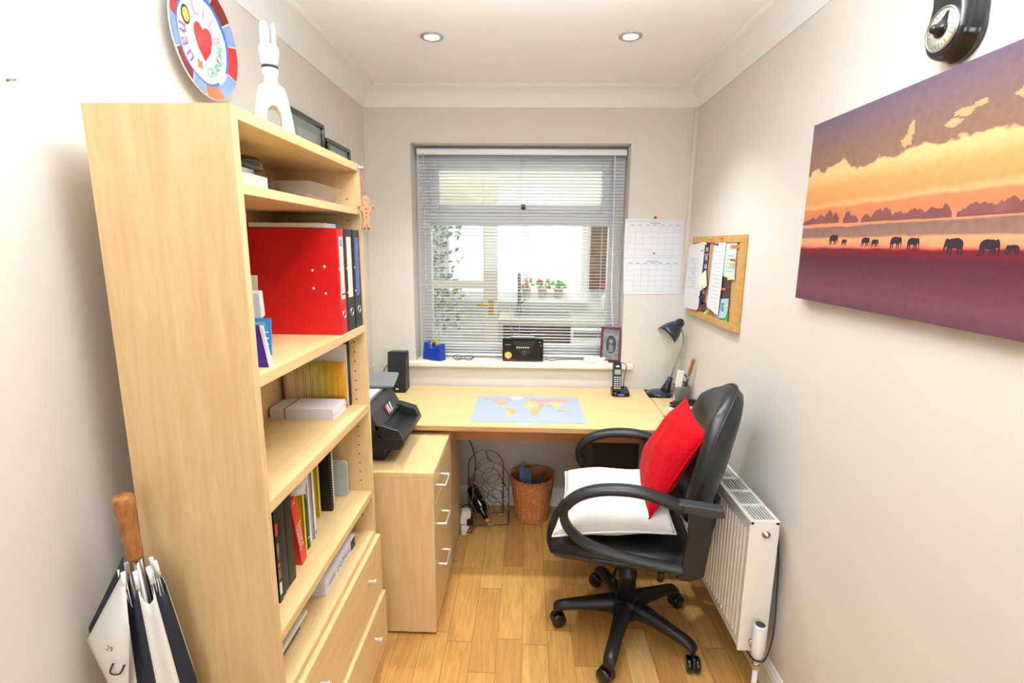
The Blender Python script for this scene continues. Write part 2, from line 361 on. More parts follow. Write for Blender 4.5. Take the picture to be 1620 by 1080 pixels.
    def build(s, name, mats, parent=None, at=None, local=False, bevel=0, seg=2, sub=0, weld=False, rot=0):
        me = bpy.data.meshes.new(name)
        vs = s.v
        Mx = Matrix.Translation(V(at)) @ Matrix.Rotation(rot, 4, 'Z') if at is not None else (RM[parent] if parent else Matrix())
        if not local:
            inv = Mx.inverted(); vs = [inv @ p for p in vs]
        me.from_pydata([tuple(p) for p in vs], [], s.f)
        mats = mats if isinstance(mats, (list, tuple)) else [mats]
        for x in mats: me.materials.append(M[x] if isinstance(x, str) else x)
        for p, mi, sm in zip(me.polygons, s.m, s.s): p.material_index = mi; p.use_smooth = sm
        bm = bmesh.new(); bm.from_mesh(me)
        if weld: bmesh.ops.remove_doubles(bm, verts=bm.verts, dist=1e-5)
        bmesh.ops.recalc_face_normals(bm, faces=bm.faces)
        bm.to_mesh(me); bm.free()
        ob = bpy.data.objects.new(name, me); COL.objects.link(ob)
        RM[ob] = Mx
        if parent: ob.parent = parent
        else: ob.matrix_world = Mx
        if bevel:
            md = ob.modifiers.new('bevel', 'BEVEL'); md.width = bevel; md.segments = seg; md.limit_method = 'ANGLE'; md.angle_limit = math.radians(35)
        if sub:
            md = ob.modifiers.new('subdivision', 'SUBSURF'); md.levels = sub; md.render_levels = sub
        return ob
def thing(name, label, cat, loc=(0, 0, 0), rz=0, group=None):
    o = bpy.data.objects.new(name, None); COL.objects.link(o); o.location = loc; o.rotation_euler = (0, 0, rz); o.empty_display_size = .05
    RM[o] = Matrix.Translation(V(loc)) @ Matrix.Rotation(rz, 4, 'Z')
    return tag(o, label, cat, group)
def tag(o, label, cat, group=None):
    o['label'] = label; o['category'] = cat
    if group: o['group'] = group
    return o
def struct(o): o['kind'] = 'structure'; return o
def lettering(parent, txt, size, o, ax, ay, mat, name='lettering', off=.0006, align='CENTER', shear=0):
    cu = bpy.data.curves.new('txt', 'FONT'); cu.body = txt; cu.size = size; cu.align_x = align; cu.align_y = 'CENTER'; cu.resolution_u = 3; cu.shear = shear
    to = bpy.data.objects.new('txt', cu); COL.objects.link(to)
    dg = bpy.context.evaluated_depsgraph_get(); me = bpy.data.meshes.new_from_object(to.evaluated_get(dg))
    bpy.data.objects.remove(to); bpy.data.curves.remove(cu)
    b = B(); o, ax, ay = V(o), V(ax).normalized(), V(ay).normalized(); nn = ax.cross(ay)
    b.add([o+ax*v.co.x+ay*v.co.y+nn*off for v in me.vertices], [tuple(p.vertices) for p in me.polygons])
    bpy.data.meshes.remove(me)
    return b.build(name, mat, parent)
def rrect(w, h, r, n=4, cx=0, cy=0):
    out = []
    for sx, sy, a0 in ((1, -1, -90), (1, 1, 0), (-1, 1, 90), (-1, -1, 180)):
        for k in range(n+1):
            a = math.radians(a0+90*k/n); out.append((cx+sx*(w/2-r)+r*math.cos(a), cy+sy*(h/2-r)+r*math.sin(a)))
    return out
def circ(r, n=24, cx=0, cy=0, rx=1, ry=1): return [(cx+r*rx*math.cos(2*PI*k/n), cy+r*ry*math.sin(2*PI*k/n)) for k in range(n)]
def XY(a, b, c): return (a, b, c)
def smooth_path(pts, k=6):
    P = [V(p) for p in pts]; out = []
    for i in range(len(P)-1):
        p0 = P[max(i-1, 0)]; p1 = P[i]; p2 = P[i+1]; p3 = P[min(i+2, len(P)-1)]
        for j in range(k):
            t = j/k; out.append(.5*((2*p1)+(p2-p0)*t+(2*p0-5*p1+4*p2-p3)*t*t+(3*p1-p0-3*p2+p3)*t**3))
    return out+[P[-1]]

# ------------------------------------------------------------------ the room
XL, XR, D, ZK = -.874, .861, 2.81, 2.219
Y0 = -3.6; D2 = 3.04
struct(B().box(XL-.1, XR+.1, Y0-.1, 5.4, -.1, 0).build('floor', 'floor', at=(0, 0, 0)))
struct(B().box(XL-.1, XR+.1, Y0-.1, D2, ZC, ZC+.1).build('ceiling', 'ceil', at=(0, 0, ZC)))
struct(B().box(XL-.1, XL, Y0, D2, 0, ZC).build('wall_left', 'wall', at=(XL, 0, 0)))
struct(B().box(XR, XR+.1, Y0, D2, 0, ZC).build('wall_right', 'wall', at=(XR, 0, 0)))
struct(B().box(XL, XR, Y0-.1, Y0, 0, ZC).build('wall_front', 'wall', at=(0, Y0, 0)))
WX0, WX1, WZ0, WZ1 = -.630, .531, .845, 2.047
b = B(); b.box(XL, WX0, D, D2, 0, ZC); b.box(WX1, XR, D, D2, 0, ZC); b.box(WX0, WX1, D, D2, 0, WZ0); b.box(WX0, WX1, D, D2, WZ1, ZC)
struct(b.build('wall_back', 'wall', at=(0, D, 0)))
# coving: concave quarter with a small step at the ceiling
def cove(name, p0, p1, inn):
    b = B(); inn = V(inn); prof = [(0, ZK), (.004, ZK), (.006, ZK+.006)]
    for k in range(9):
        a = PI/2*k/8; prof.append((.006+.076*(1-math.cos(a)), ZK+.006+.072*math.sin(a)))
    prof += [(.09, ZK+.082), (.09, ZC), (0, ZC)]
    R = [[V((p[0], p[1], 0))+inn*q+V((0, 0, z)) for q, z in prof] for p in (p0, p1)]
    b.rings(R, sm=False); return struct(b.build(name, 'white_paint', at=(p0[0], p0[1], ZK)))
cove('trim_1', (XL, D), (XR, D), (0, -1, 0))
cove('trim_2', (XL, Y0), (XL, D), (1, 0, 0))
cove('trim_3', (XR, Y0), (XR, D), (-1, 0, 0))
def skirt(name, p0, p1, inn):
    b = B(); inn = V(inn); prof = [(0, 0), (.015, 0), (.015, .085), (.012, .092), (.013, .098), (.008, .108), (.005, .115), (0, .115)]
    R = [[V((p[0], p[1], 0))+inn*q+V((0, 0, z)) for q, z in prof] for p in (p0, p1)]
    b.rings(R, sm=False); return struct(b.build(name, 'white_paint', at=(p0[0], p0[1], 0)))
skirt('baseboard_back', (XL, D), (XR, D), (0, -1, 0))
skirt('baseboard_left', (XL, Y0), (XL, D), (1, 0, 0))
skirt('baseboard_right', (XR, Y0), (XR, D), (-1, 0, 0))
# boxed cable trunking in the far right corner
struct(B().box(XR-.022, XR, D-.016, D, 1.30, ZK).build('trim_4', 'wall', at=(XR, D, 1.3), bevel=.002))
# window: frame, transom, glass
b = B(); FY0, FY1 = 2.955, 3.015
b.box(WX0, WX0+.075, FY0, FY1, WZ0, WZ1); b.box(WX1-.075, WX1, FY0, FY1, WZ0, WZ1)
b.box(WX0+.075, WX1-.075, FY0, FY1, WZ0, WZ0+.10); b.box(WX0+.075, WX1-.075, FY0, FY1, WZ1-.07, WZ1); b.box(WX0+.075, WX1-.075, FY0, FY1, 1.632, 1.70)
win = struct(b.build('window_1', 'upvc', at=(0, FY0, WZ0), bevel=.004))
b = B(); b.box(-.505, .405, FY0-.012, FY0+.03, 1.70, 1.745); b.box(-.505, .405, FY0-.012, FY0+.03, 1.935, 1.977); b.box(-.555, -.505, FY0-.012, FY0+.03, 1.70, 1.977); b.box(.405, .456, FY0-.012, FY0+.03, 1.70, 1.977)
b.build('vent_sash', 'upvc', win, bevel=.004)
B().box(-.505, .405, 2.982, 2.986, 1.745, 1.935).build('vent_pane', 'glass', win)
B().box(WX0+.075, WX1-.075, 2.982, 2.986, WZ0+.10, 1.632).build('pane', 'glass', win)
b = B(); b.box(-.042, -.018, FY0-.03, FY0-.012, 1.715, 1.745); b.box(-.04, -.02, FY0-.045, FY0-.03, 1.722, 1.738)
b.build('window_catch', 'black', win, bevel=.003)
# sill board
b = B(); b.box(-.684, .596, D-.034, D, .842, .874); b.box(WX0, WX1, D, FY0, .845, .874)
struct(b.build('trim_5', 'sill', at=(0, D, .842), bevel=.009, seg=3))

# room seen through the window
struct(B().box(-2.2, 2.2, D2, 5.4, 2.34, 2.42).build('ceiling_kitchen', 'white_paint', at=(0, 4, 2.34)))
b = B(); KY = 4.80
b.box(-2.2, -.80, KY, KY+.1, 0, 2.34); b.box(.56, 2.2, KY, KY+.1, 0, 2.34); b.box(-.80, .56, KY, KY+.1, 0, 1.03); b.box(-.80, .56, KY, KY+.1, 1.80, 2.34)
struct(b.build('wall_kitchen', 'white_paint', at=(0, KY, 0)))
struct(B().box(-2.3, -2.2, D2, 5.4, 0, 2.4).build('wall_kitchen_left', 'paper2', at=(-2.2, 4, 0)))
struct(B().box(2.2, 2.3, D2, 5.4, 0, 2.4).build('wall_kitchen_right', 'paper2', at=(2.2, 4, 0)))
struct(B().box(-2.2, 2.2, D2, 5.4, -.1, -.002).build('floor_kitchen', 'worktop', at=(0, 4, 0)))
b = B()
for x0, x1 in ((-.80, -.74), (-.05, .01), (.5, .56)): b.box(x0, x1, KY+.02, KY+.08, 1.03, 1.80)
b.box(-.74, -.05, KY+.02, KY+.08, 1.03, 1.09); b.box(.01, .5, KY+.02, KY+.08, 1.03, 1.09); b.box(-.74, -.05, KY+.02, KY+.08, 1.74, 1.80); b.box(.01, .5, KY+.02, KY+.08, 1.74, 1.80)
w2 = struct(b.build('window_2', 'upvc', at=(0, KY, 1.03), bevel=.004))
B().box(-.74, -.05, KY+.045, KY+.049, 1.09, 1.74).build('pane', 'glass', w2); B().box(.01, .5, KY+.045, KY+.049, 1.09, 1.74).build('pane', 'glass', w2)
# glazed door standing ajar on the left of the kitchen
b = B(); DY = 3.98
b.box(-.88, -.80, DY, DY+.045, .01, 2.02); b.box(-.345, -.235, DY, DY+.045, .01, 2.02); b.box(-.80, -.345, DY, DY+.045, 1.185, 1.245); b.box(-.80, -.345, DY, DY+.045, .01, .62); b.box(-.80, -.345, DY, DY+.045, 1.72, 2.02)
dr = struct(b.build('door_1', 'doorcream', at=(-.88, DY, 0), bevel=.004))
B().box(-.80, -.345, DY+.02, DY+.025, 1.245, 1.72).build('door_pane', 'wavyglass', dr); B().box(-.80, -.345, DY+.02, DY+.025, .62, 1.185).build('door_pane', 'wavyglass', dr)
b = B(); b.box(-.305, -.265, DY-.008, DY, .98, 1.10); b.cyl((-.285, DY-.008, 1.06), (-.285, DY-.05, 1.06), .009); b.tube([(-.285, DY-.05, 1.06), (-.33, DY-.05, 1.06), (-.39, DY-.048, 1.058)], .009)
b.build('door_handle', 'brass', dr)
# kitchen units, worktop and what stands on them
K = thing('kitchen_base_unit', 'dark brown kitchen base unit under the pale worktop beyond the window', 'cabinet', (.2, 4.2, 0))
B().box(-.2, 1.5, 4.2, 4.78, .08, .875).build('body', 'cupboard', K)
for i, x in enumerate((-.195, .0)): 
    d = B().box(x, x+.19, 4.18, 4.2, .10, .86).build('unit_door', 'cupboard', K, bevel=.003); B().tube([(x+.03, 4.18, .8), (x+.03, 4.16, .8), (x+.15, 4.16, .8), (x+.15, 4.18, .8)], .005).build('handle', 'steel', d)
b = B(); b.box(-.24, 1.6, 4.15, 4.80, .877, .917); b.box(-.12, .38, 4.30, 4.66, .917, .921, 1)
kt = tag(b.build('kitchen_worktop', ['worktop', 'steel'], at=(.2, 4.5, .877), bevel=.006), 'pale kitchen worktop with a steel sink seen through the blind', 'worktop')
W_ = thing('washing_machine', 'white appliance front standing below the worktop beyond the window', 'appliance', (.68, 4.12, 0))
B().box(.36, .96, 4.10, 4.178, .01, .86).build('front_panel', 'white', W_, bevel=.008)
B().box(.38, .94, 4.095, 4.10, .78, .84).build('control_strip', 'grey', W_)
B().lathe([(.15, 0), (.17, .02), (.15, .03), (.02, .035)], (.66, 4.10, .45), (0, -1, 0)).build('porthole', 'grey', W_)
t = thing('kitchen_tap', 'dark upright kitchen tap behind the sink beyond the window', 'tap', (-.075, 4.70, .92))
B().lathe([(.03, 0), (.03, .01), (.016, .03), (.014, .05)], (-.075, 4.70, .921)).build('base', 'grey', t)
B().tube(smooth_path([(-.075, 4.70, .96), (-.075, 4.70, 1.18), (-.075, 4.69, 1.24), (-.075, 4.64, 1.265), (-.075, 4.57, 1.25), (-.075, 4.55, 1.21)]), .014).build('spout', 'darkgrey', t)
B().tube([(-.06, 4.70, .99), (-.02, 4.69, 1.03), (.0, 4.68, 1.05)], .007).build('lever', 'steel', t)
def plant(x, z, lab, col, hh, n, seed):
    rnd = random.Random(seed)
    t = thing('potted_flower', lab, 'plant', (x, 4.77, z), group='potted flowers on the kitchen sill')
    B().lathe([(.03, 0), (.045, .09), (.05, .09), (.05, .105), (.042, .105), (.04, .09)], (x, 4.77, z)).build('pot', 'terracotta', t)
    b = B(); c = B()
    for i in range(n):
        a = rnd.random()*2*PI; r = rnd.uniform(.01, .07); p = V((x+r*math.cos(a), 4.77+min(.4*r*math.sin(a), .01), z+.11+rnd.random()*hh))
        b.tube([(x, 4.77, z+.09), (x+.4*r*math.cos(a), 4.77, z+.1+hh*.3), p], .002, 5)
        b.ball(p-V((0, 0, .02)), .016, 6, sc=(1.2, .5, .7))
        if i % 2 == 0: B().ball(p, .016, 7, sc=(1, .6, .8)).build('flower_head', col, t)
    b.build('stems', 'leaf2', t)
B().box(-.80, .56, 4.70, 4.80, 1.0, 1.03).build('trim_6', 'white_paint', at=(0, 4.75, 1.0))['kind'] = 'structure'
plant(-.01, 1.03, 'red flower in a pale pot behind the kitchen tap', 'flower', .09, 8, 1)
plant(.14, 1.03, 'leafy pot with red flowers, middle one on the kitchen sill', 'flower', .09, 14, 2)
plant(.29, 1.03, 'yellow green leafy pot at the right of the kitchen sill', 'leaf2', .07, 12, 3)
t = thing('spray_bottle', 'pale green spray bottle standing at the right of the kitchen worktop', 'bottle', (.70, 4.55, .917))
B().lathe([(.04, 0), (.045, .02), (.045, .14), (.016, .2), (.014, .22)], (.70, 4.55, .918)).build('body', 'palegreen', t)
b = B(); b.lathe([(.018, .215), (.018, .245)], (.70, 4.55, .918)); b.box(.65, .72, 4.535, 4.565, 1.163, 1.19)
b.build('trigger_head', 'pinkred', t)
bw = B().box(.575, .78, 4.70, 4.795, 1.12, 1.85).build('brick_pier', 'brick', at=(.68, 4.75, 1.12)); tag(bw, 'dark brick strip beside the kitchen window on the right', 'brickwork')
# shrub and brick wall outside behind the glazed door
b = B(); rnd = random.Random(5)
for i in range(900):
    a = rnd.random()*2*PI; r = rnd.random()**.5
    p = V((-1.0+.42*r*math.cos(a), 4.56+.12*r*math.sin(a), .75+rnd.random()*1.05)); d = V((rnd.uniform(-1, 1), rnd.uniform(-1, 1), rnd.uniform(-.6, 1))).normalized(); e = d.orthogonal().normalized()*.018
    b.add([p, p+d*.03+e, p+d*.065, p+d*.03-e], [(0, 1, 2, 3)])
sh = thing('indoor_shrub', 'dense grey green leafy plant behind the glazed cream door', 'plant', (-1.0, 4.56, 0))
b.build('foliage', 'leaf', sh); B().lathe([(.13, 0), (.17, .3), (.18, .3), (.18, .33), (.15, .33), (.14, .3)], (-1.0, 4.56, 0)).build('pot', 'terracotta', sh); B().tube([(-1, 4.56, .25), (-1.02, 4.56, .8), (-.98, 4.56, 1.3)], .02).build('stem', 'brick', sh)

# ------------------------------------------------------------------ venetian blind
t = thing('venetian_blind', 'white venetian blind with open slats filling the window recess', 'blind', (-.04, 2.905, .885))
B().box(-.612, .524, 2.886, 2.925, 2.0, 2.030).build('headrail', 'upvc', t, bevel=.002)
b = B(); n = 63
zs = [.91+i*(1.992-.91)/(n-1) for i in range(n)]
rnd = random.Random(3)
for i, z in enumerate(zs):
    tl = -.045+rnd.uniform(-.03, .03); w = .0125
    sag = rnd.uniform(-.001, .001)
    def sf(u, v, z=z, tl=tl, sag=sag):
        y = (v*2-1)*w; return V((-.606+u*1.124, 2.905+y, z+.0018*(1-(v*2-1)**2)+tl*y+sag*math.sin(u*PI*2)))
    b.surf(sf, 6, 4)
ob = b.build('slats', 'slat', t)
md = ob.modifiers.new('thickness', 'SOLIDIFY'); md.thickness = .0003
B().box(-.606, .518, 2.892, 2.918, .886, .898).build('bottom_rail', 'upvc', t, bevel=.003)
b = B()
for x in (-.50, -.045, .41):
    for y in (2.891, 2.919): b.cyl((x, y, .89), (x, y, 2.0), .0008, n=5)
b.build('ladder_cord', 'white', t)
B().cyl((-.575, 2.880, 2.005), (-.572, 2.878, 1.20), .0035, n=8).build('tilt_wand', 'plastic_clear', t)
b = B(); b.tube(smooth_path([(.458, 2.880, 2.0), (.466, 2.876, 1.5), (.474, 2.872, 1.2), (.497, 2.862, .93), (.505, 2.855, .882)]), .0018, 6)
b.tube(smooth_path([(.462, 2.881, 2.0), (.470, 2.877, 1.5), (.478, 2.873, 1.2), (.510, 2.866, .95), (.520, 2.858, .886)]), .0016, 6)
b.build('pull_cord', 'white', t)

# ------------------------------------------------------------------ ceiling downlights
for x, lab in ((LX[0], 'chrome ceiling downlight, the left one above the desk'), (LX[1], 'chrome ceiling downlight, the right one above the desk')):
    t = thing('ceiling_downlight', lab, 'ceiling light', (x, 2.142, ZC), group='ceiling downlights')
    B().lathe([(.03, .0), (.030, -.004), (.036, -.007), (.044, -.004), (.046, -.0005), (.03, .0)], (x, 2.142, ZC), n=40, cap=False).build('rim', 'chrome', t)
    B().lathe([(.026, -.001), (.022, -.003), (.001, -.004)], (x, 2.142, ZC)).build('bulb', 'lampglow', t)
t = tag(B().tube([(XL, .89, 1.785), (XL+.012, .89, 1.785), (XL+.016, .89, 1.787)], .0022, 8).build('nail', 'steel', at=(XL, .89, 1.785)), 'small nail left in the wall above and left of the bookcase', 'nail')

# ------------------------------------------------------------------ bookcase
BX0, BX1, BY0, BY1 = -.788, -.522, .931, 1.625
SH = [(.666, .690), (.972, .998), (1.241, 1.265), (1.609, 1.628)]
t = thing('bookcase', 'tall beech bookcase with five open bays above two drawers', 'bookcase', (-.655, 1.278, 0))
for y0, y1, yo, sg in ((BY0, BY0+.02, BY0+.0203, -1), (BY1-.02, BY1, BY1-.0203, 1)):
    b = B().box(BX0, BX1, y0, y1, 0, 1.760)
    for k in range(34):
        z = .60+k*.032
        if any(p-.01 < z < q+.01 for p, q in SH): continue
        for x in (-.742, -.560): b.flat(circ(.0027, 8, x, z), (0, yo, 0), (1, 0, 0), (0, 0, 1), 0, 1)
    b.build('side_panel', ['beech_v', 'brown'], t)
B().box(BX0, BX1, BY0+.0201, BY1-.0201, 1.738, 1.760).build('top', 'beech_h', t, bevel=.0012)
B().box(BX0, BX0+.006, BY0+.02, BY1-.02, .06, 1.738).build('back_panel', 'beech_v', t)
for z0, z1 in SH: B().box(BX0+.006, BX1-.001, BY0+.02, BY1-.02, z0, z1).build('shelf', 'beech_h', t, bevel=.0012)
B().box(BX0+.006, BX1+.002, BY0+.02, BY1-.02, .522, .540).build('drawer_top', 'beech_h', t, bevel=.001)
B().box(BX0+.006, BX1-.05, BY0+.02, BY1-.02, 0, .085).build('plinth', 'beech_h', t)
for z0, z1, xf in ((.304, .518, -.506), (.092, .298, -.495)):
    b = B(); b.box(xf-.018, xf, BY0+.023, BY1-.002, z0, z1); b.box(-.76, xf-.018, BY0+.035, BY1-.035, z0+.02, z1-.05)
    d = b.build('drawer', 'beech_h', t, bevel=.001)
    for y in (1.08, 1.475):
        B().lathe([(.007, 0), (.0055, .006), (.006, .016), (.0085, .022), (.0085, .026), (.001, .0265)], (xf, y, (z0+z1)/2+.025), (1, 0, 0), n=20).build('knob', 'alu', d)
# --- top of the bookcase
lx, ly, lz = -.650, 1.355, 1.7605
LR = math.atan2(-.87, .5); LM = Matrix.Rotation(LR, 3, 'Z')
t = thing('table_lamp', 'small cream ceramic lamp base with a bare white bulb on the bookcase', 'lamp', (lx, ly, 1.76), LR)
def LP(a, c, z): return V((lx, ly, lz+z)) + LM @ V((a, c, 0))
n = 44; R = []
for r_, z in [(.050, .0), (.0515, .006), (.050, .03), (.0465, .065), (.041, .100), (.0355, .128), (.030, .145), (.022, .151)]: R.append([LP(r_*.62*math.cos(2*PI*j/n), r_*math.sin(2*PI*j/n), z) for j in range(n)])
body = B().rings(R).build('base', 'cream', t)
cut = B().prism(circ(1, 32, 0, 0, .0185, .036), lambda a, c, d: LP(d, a, .062+c), -.06, .06).build('cutter', 'cream', None)
md = body.modifiers.new('hole', 'BOOLEAN'); md.operation = 'DIFFERENCE'; md.object = cut; md.solver = 'EXACT'
dg = bpy.context.evaluated_depsgraph_get(); me = bpy.data.meshes.new_from_object(body.evaluated_get(dg)); body.modifiers.clear(); body.data = me; bpy.data.objects.remove(cut)
def hx(c): return .62*.0465*math.sqrt(max(.02, 1-(c/.0465)**2))
B().tube([LP(hx(.0205*math.cos(a))+.0005-.006*math.sin(a), .0205*math.cos(a), .062+.038*math.sin(a)) for a in [2*PI*k/40 for k in range(40)]], .0035, 8, closed=True).build('hole_rim', 'cream', t)
def Z7(p): return [(r_, .151+(z-.151)*.76) for r_, z in p]
B().lathe(Z7([(.016, .150), (.0165, .160), (.0145, .175), (.0185, .180), (.019, .197), (.018, .199)]), (lx, ly, lz)).build('bulb_holder', 'white', t)
B().lathe(Z7([(.0192, .1990), (.0195, .2055), (.0188, .206)]), (lx, ly, lz)).build('holder_ring', 'black', t)
bb = B().lathe(Z7([(.018, .206), (.021, .217), (.0215, .235), (.0235, .24), (.0235, .262), (.019, .268), (.003, .269)]), (lx, ly, lz)).build('bulb', 'cfl', t)
b = B()
for k in range(3):
    a = k*2*PI/3+.3; c = V((lx+.0135*math.cos(a), ly+.0135*math.sin(a), 0)); q = V((-math.sin(a), math.cos(a), 0))*.0065
    zz = [lz+.151+(z-.151)*.76 for z in (.262, .318, .327, .331)]
    b.tube(smooth_path([c+q+V((0, 0, zz[0])), c+q+V((0, 0, zz[1])), c+q*.7+V((0, 0, zz[2])), c+V((0, 0, zz[3])), c-q*.7+V((0, 0, zz[2])), c-q+V((0, 0, zz[1])), c-q+V((0, 0, zz[0]))], 4), .0048, 8)
b.build('tubes', 'cfl', bb)

# --- framed certificates on the left wall behind the bookcase
def wframe(lab, y0, y1, z0, z1, card):
    t = thing('picture_frame', lab, 'picture frame', (XL, (y0+y1)/2, z0), group='black frames on the left wall')
    b = B(); w = .018; x0, x1 = XL+.001, XL+.019
    b.box(x0, x1, y0, y1, z0, z0+w); b.box(x0, x1, y0, y1, z1-w, z1); b.box(x0, x1, y0, y0+w, z0+w, z1-w); b.box(x0, x1, y1-w, y1, z0+w, z1-w)
    b.build('frame', 'blackgloss', t, bevel=.003)
    B().box(XL+.002, XL+.008, y0+w, y1-w, z0+w, z1-w).build('mount', 'mount', t)
    b = B(); b.flat([(card[0], card[2]), (card[1], card[2]), (card[1], card[3]), (card[0], card[3])], (XL+.0085, 0, 0), (0, 1, 0), (0, 0, 1))
    for k in range(4): b.flat([(card[0]+.03, card[3]-.03-.018*k), (card[1]-.03-.012*k, card[3]-.03-.018*k), (card[1]-.03-.012*k, card[3]-.035-.018*k), (card[0]+.03, card[3]-.035-.018*k)], (XL+.0088, 0, 0), (0, 1, 0), (0, 0, 1), 0, 1)
    b.build('certificate', ['paper', 'inkgrey'], t)
    B().box(XL+.0105, XL+.0115, y0+w, y1-w, z0+w, z1-w).build('glass_pane', 'glass', t)
wframe('larger black framed certificate behind the small lamp, nearer the camera', 1.905, 2.225, 1.745, 2.004, (1.985, 2.16, 1.80, 1.95))
wframe('smaller black framed certificate nearer the window corner', 2.256, 2.540, 1.74, 1.962, (2.30, 2.50, 1.77, 1.925))

# --- painted plate on the left wall
PC = V((XL+.026, 1.418, 2.036)); PR = .142
def PW(a, c): return PC+V((0, a, c))      # a to the far side, c up
t = thing('painted_plate', 'round hand-painted plate with a red heart hanging above the bookcase', 'plate', tuple(PC))
B().lathe([(.001, -.018), (.075, -.018), (.085, -.014), (.125, -.001), (PR, .004), (PR+.0005, .0065), (PR-.001, .007), (.125, .003), (.094, -.004), (.086, -.006), (.001, -.006)], PC, (1, 0, 0), n=64).build('dish', 'ceramicwhite', t)
cols = ['ceramicblue', 'ceramicred', 'ceramicblue', 'ceramicbrown', 'ceramicblue', 'ceramicorange', 'ceramicblue', 'ceramicred', 'ceramicblue', 'ceramicbrown']
# segments run round the rim, angle 0 = far side, 90 = up
segs = [(-28, 12, 'ceramicred'), (12, 36, 'ceramicblue'), (36, 70, 'ceramicbrown'), (70, 112, 'ceramicblue'), (112, 140, 'ceramicorange'), (140, 172, 'ceramicred'), (172, 204, 'ceramicblue'), (204, 238, 'ceramicbrown'), (238, 262, 'ceramicblue'), (262, 296, 'ceramicorange'), (296, 332, 'ceramicblue')]
mats = ['ceramicred', 'ceramicblue', 'ceramicbrown', 'ceramicorange', 'ceramicband', 'ceramicwhite', 'yellowpaint', 'ink', 'greenpaint']
def rimx(r): return .0075 - max(0, (PR-.002-r))*.24 if r > .1 else -.0035
b = B()
def arcband(b, a0, a1, r0, r1, m, wob=0):
    k = max(3, int((a1-a0)/4)); vs = []
    for i in range(k+1):
        a = math.radians(a0+(a1-a0)*i/k)
        for j in range(3):
            r = r0+(r1-r0)*j/2+wob*math.sin(a*7)
            vs.append(PC+V((rimx(r)+.0008, r*math.cos(a), r*math.sin(a))))
    b.add(vs, [(i*3+j, i*3+j+1, i*3+j+4, i*3+j+3) for i in range(k) for j in range(2)], m, True)
for a0, a1, c in segs: arcband(b, a0+1, a1-1, .108, PR-.003, mats.index(c))
arcband(b, -30, 300, .1015, .1085, 4, .001)
FO = PC+V((-.0052, 0, 0)); AX, AY = (0, 1, 0), (0, 0, 1)
heart = [(0, -.046), (-.022, -.022), (-.034, .006), (-.033, .024), (-.022, .034), (-.010, .032), (0, .022), (.008, .030), (.022, .032), (.033, .022), (.034, .006), (.024, -.020)]
b.flat([(x*1.1+.006, y*1.1+.002) for x, y in heart], FO, AX, AY, .0004, 0)
b.flat(circ(.018, 20, -.060, .038, .9, 1.25), FO, AX, AY, .0003, 7); b.flat(circ(.0135, 20, -.060, .038, .9, 1.2), FO, AX, AY, .0006, 6)
for x, y in ((-.0655, .043), (-.0555, .043)): b.flat(circ(.002, 8, x, y), FO, AX, AY, .0009, 7)
b.flat([(-.067, .035), (-.060, .030), (-.053, .035), (-.054, .033), (-.060, .027), (-.066, .033)], FO, AX, AY, .0009, 7)
for dx, dy in ((0, 0), ):
    b.flat([(-.012, -.068), (-.006, -.074), (0, -.068), (.006, -.074), (.010, -.069), (.005, -.063), (.010, -.057), (.005, -.052), (0, -.058), (-.006, -.052), (-.011, -.057), (-.005, -.063)], V(FO)+V((0, -.018, 0)), AX, AY, .0005, 3)
b.build('painting', mats, t)
def arctext(txt, r, a0, da, size, mat):
    for i, ch in enumerate(txt):
        a = math.radians(a0+da*i); up = V((0, math.cos(a), math.sin(a)))*(1 if da < 0 else -1)
        ax = V((0, math.sin(a), -math.cos(a)))*(1 if da < 0 else -1)
        lettering(t, ch, size, FO+V((0, r*math.cos(a), r*math.sin(a))), ax, up, mat)
arctext('LiLL', .070, 108, -30, .046, 'pinkpaint')
arctext('nan', .074, 178, 23, .056, 'purplepaint')
arctext('GRANDAD', .076, 286, 14, .032, 'greenpaint')

# --- gingerbread man on a cord from a blue hook on the bookcase edge
gx, gy = -.510, 1.607
t = thing('gingerbread_ornament', 'gingerbread man ornament hanging on a red cord at the bookcase edge', 'ornament', (gx, gy-.01, 1.60))
half = [(0, .058), (.010, .056), (.0165, .046), (.0155, .036), (.010, .028), (.022, .026), (.030, .030), (.034, .024), (.031, .016), (.018, .010), (.0135, -.004), (.0145, -.022), (.020, -.042), (.016, -.050), (.007, -.049), (.002, -.030), (0, -.026)]
poly = [(a, c) for a, c in half]+[(-a, c) for a, c in half[::-1][1:-1]]
gd = V((.55, -.83, 0)).normalized(); gs = V((.83, .55, 0)).normalized()
def GW(a, c, d): return V((gx+.012, gy-.02, 1.607))+gs*a*.72+V((0, 0, c))+gd*d
B().prism(poly, GW, 0, .007).build('biscuit', 'ginger', t, bevel=.002)
b = B()
for a, c, r in ((-.005, .044, .0018), (.005, .044, .0018), (0, .018, .0025), (0, .006, .0025), (0, -.006, .0025), (.009, -.040, .004), (-.010, -.040, .004), (.028, .022, .003), (-.028, .022, .003)): b.flat(circ(r, 10, a*.72, c), GW(0, 0, .0072), gs, (0, 0, 1), 0)
b.build('icing', 'choc', t)
B().tube([GW(0, .056, .003), V((gx+.004, gy-.012, 1.70)), V((gx+.006, gy-.004, 1.744))], .0012, 6).build('cord', 'pinkcord', t)
t = thing('push_pin', 'pale blue pin holding the gingerbread cord on the bookcase', 'pin', (gx, gy, 1.745))
B().cyl((BX1, gy, 1.749), (gx+.006, gy, 1.749), .0016, n=8).build('needle', 'steel', t); B().lathe([(.006, 0), (.006, .002), (.0035, .004), (.0035, .008), (.0055, .011), (.001, .0115)], (BX1+.003, gy, 1.749), (1, 0, 0), n=16).build('head', 'paleblue', t)

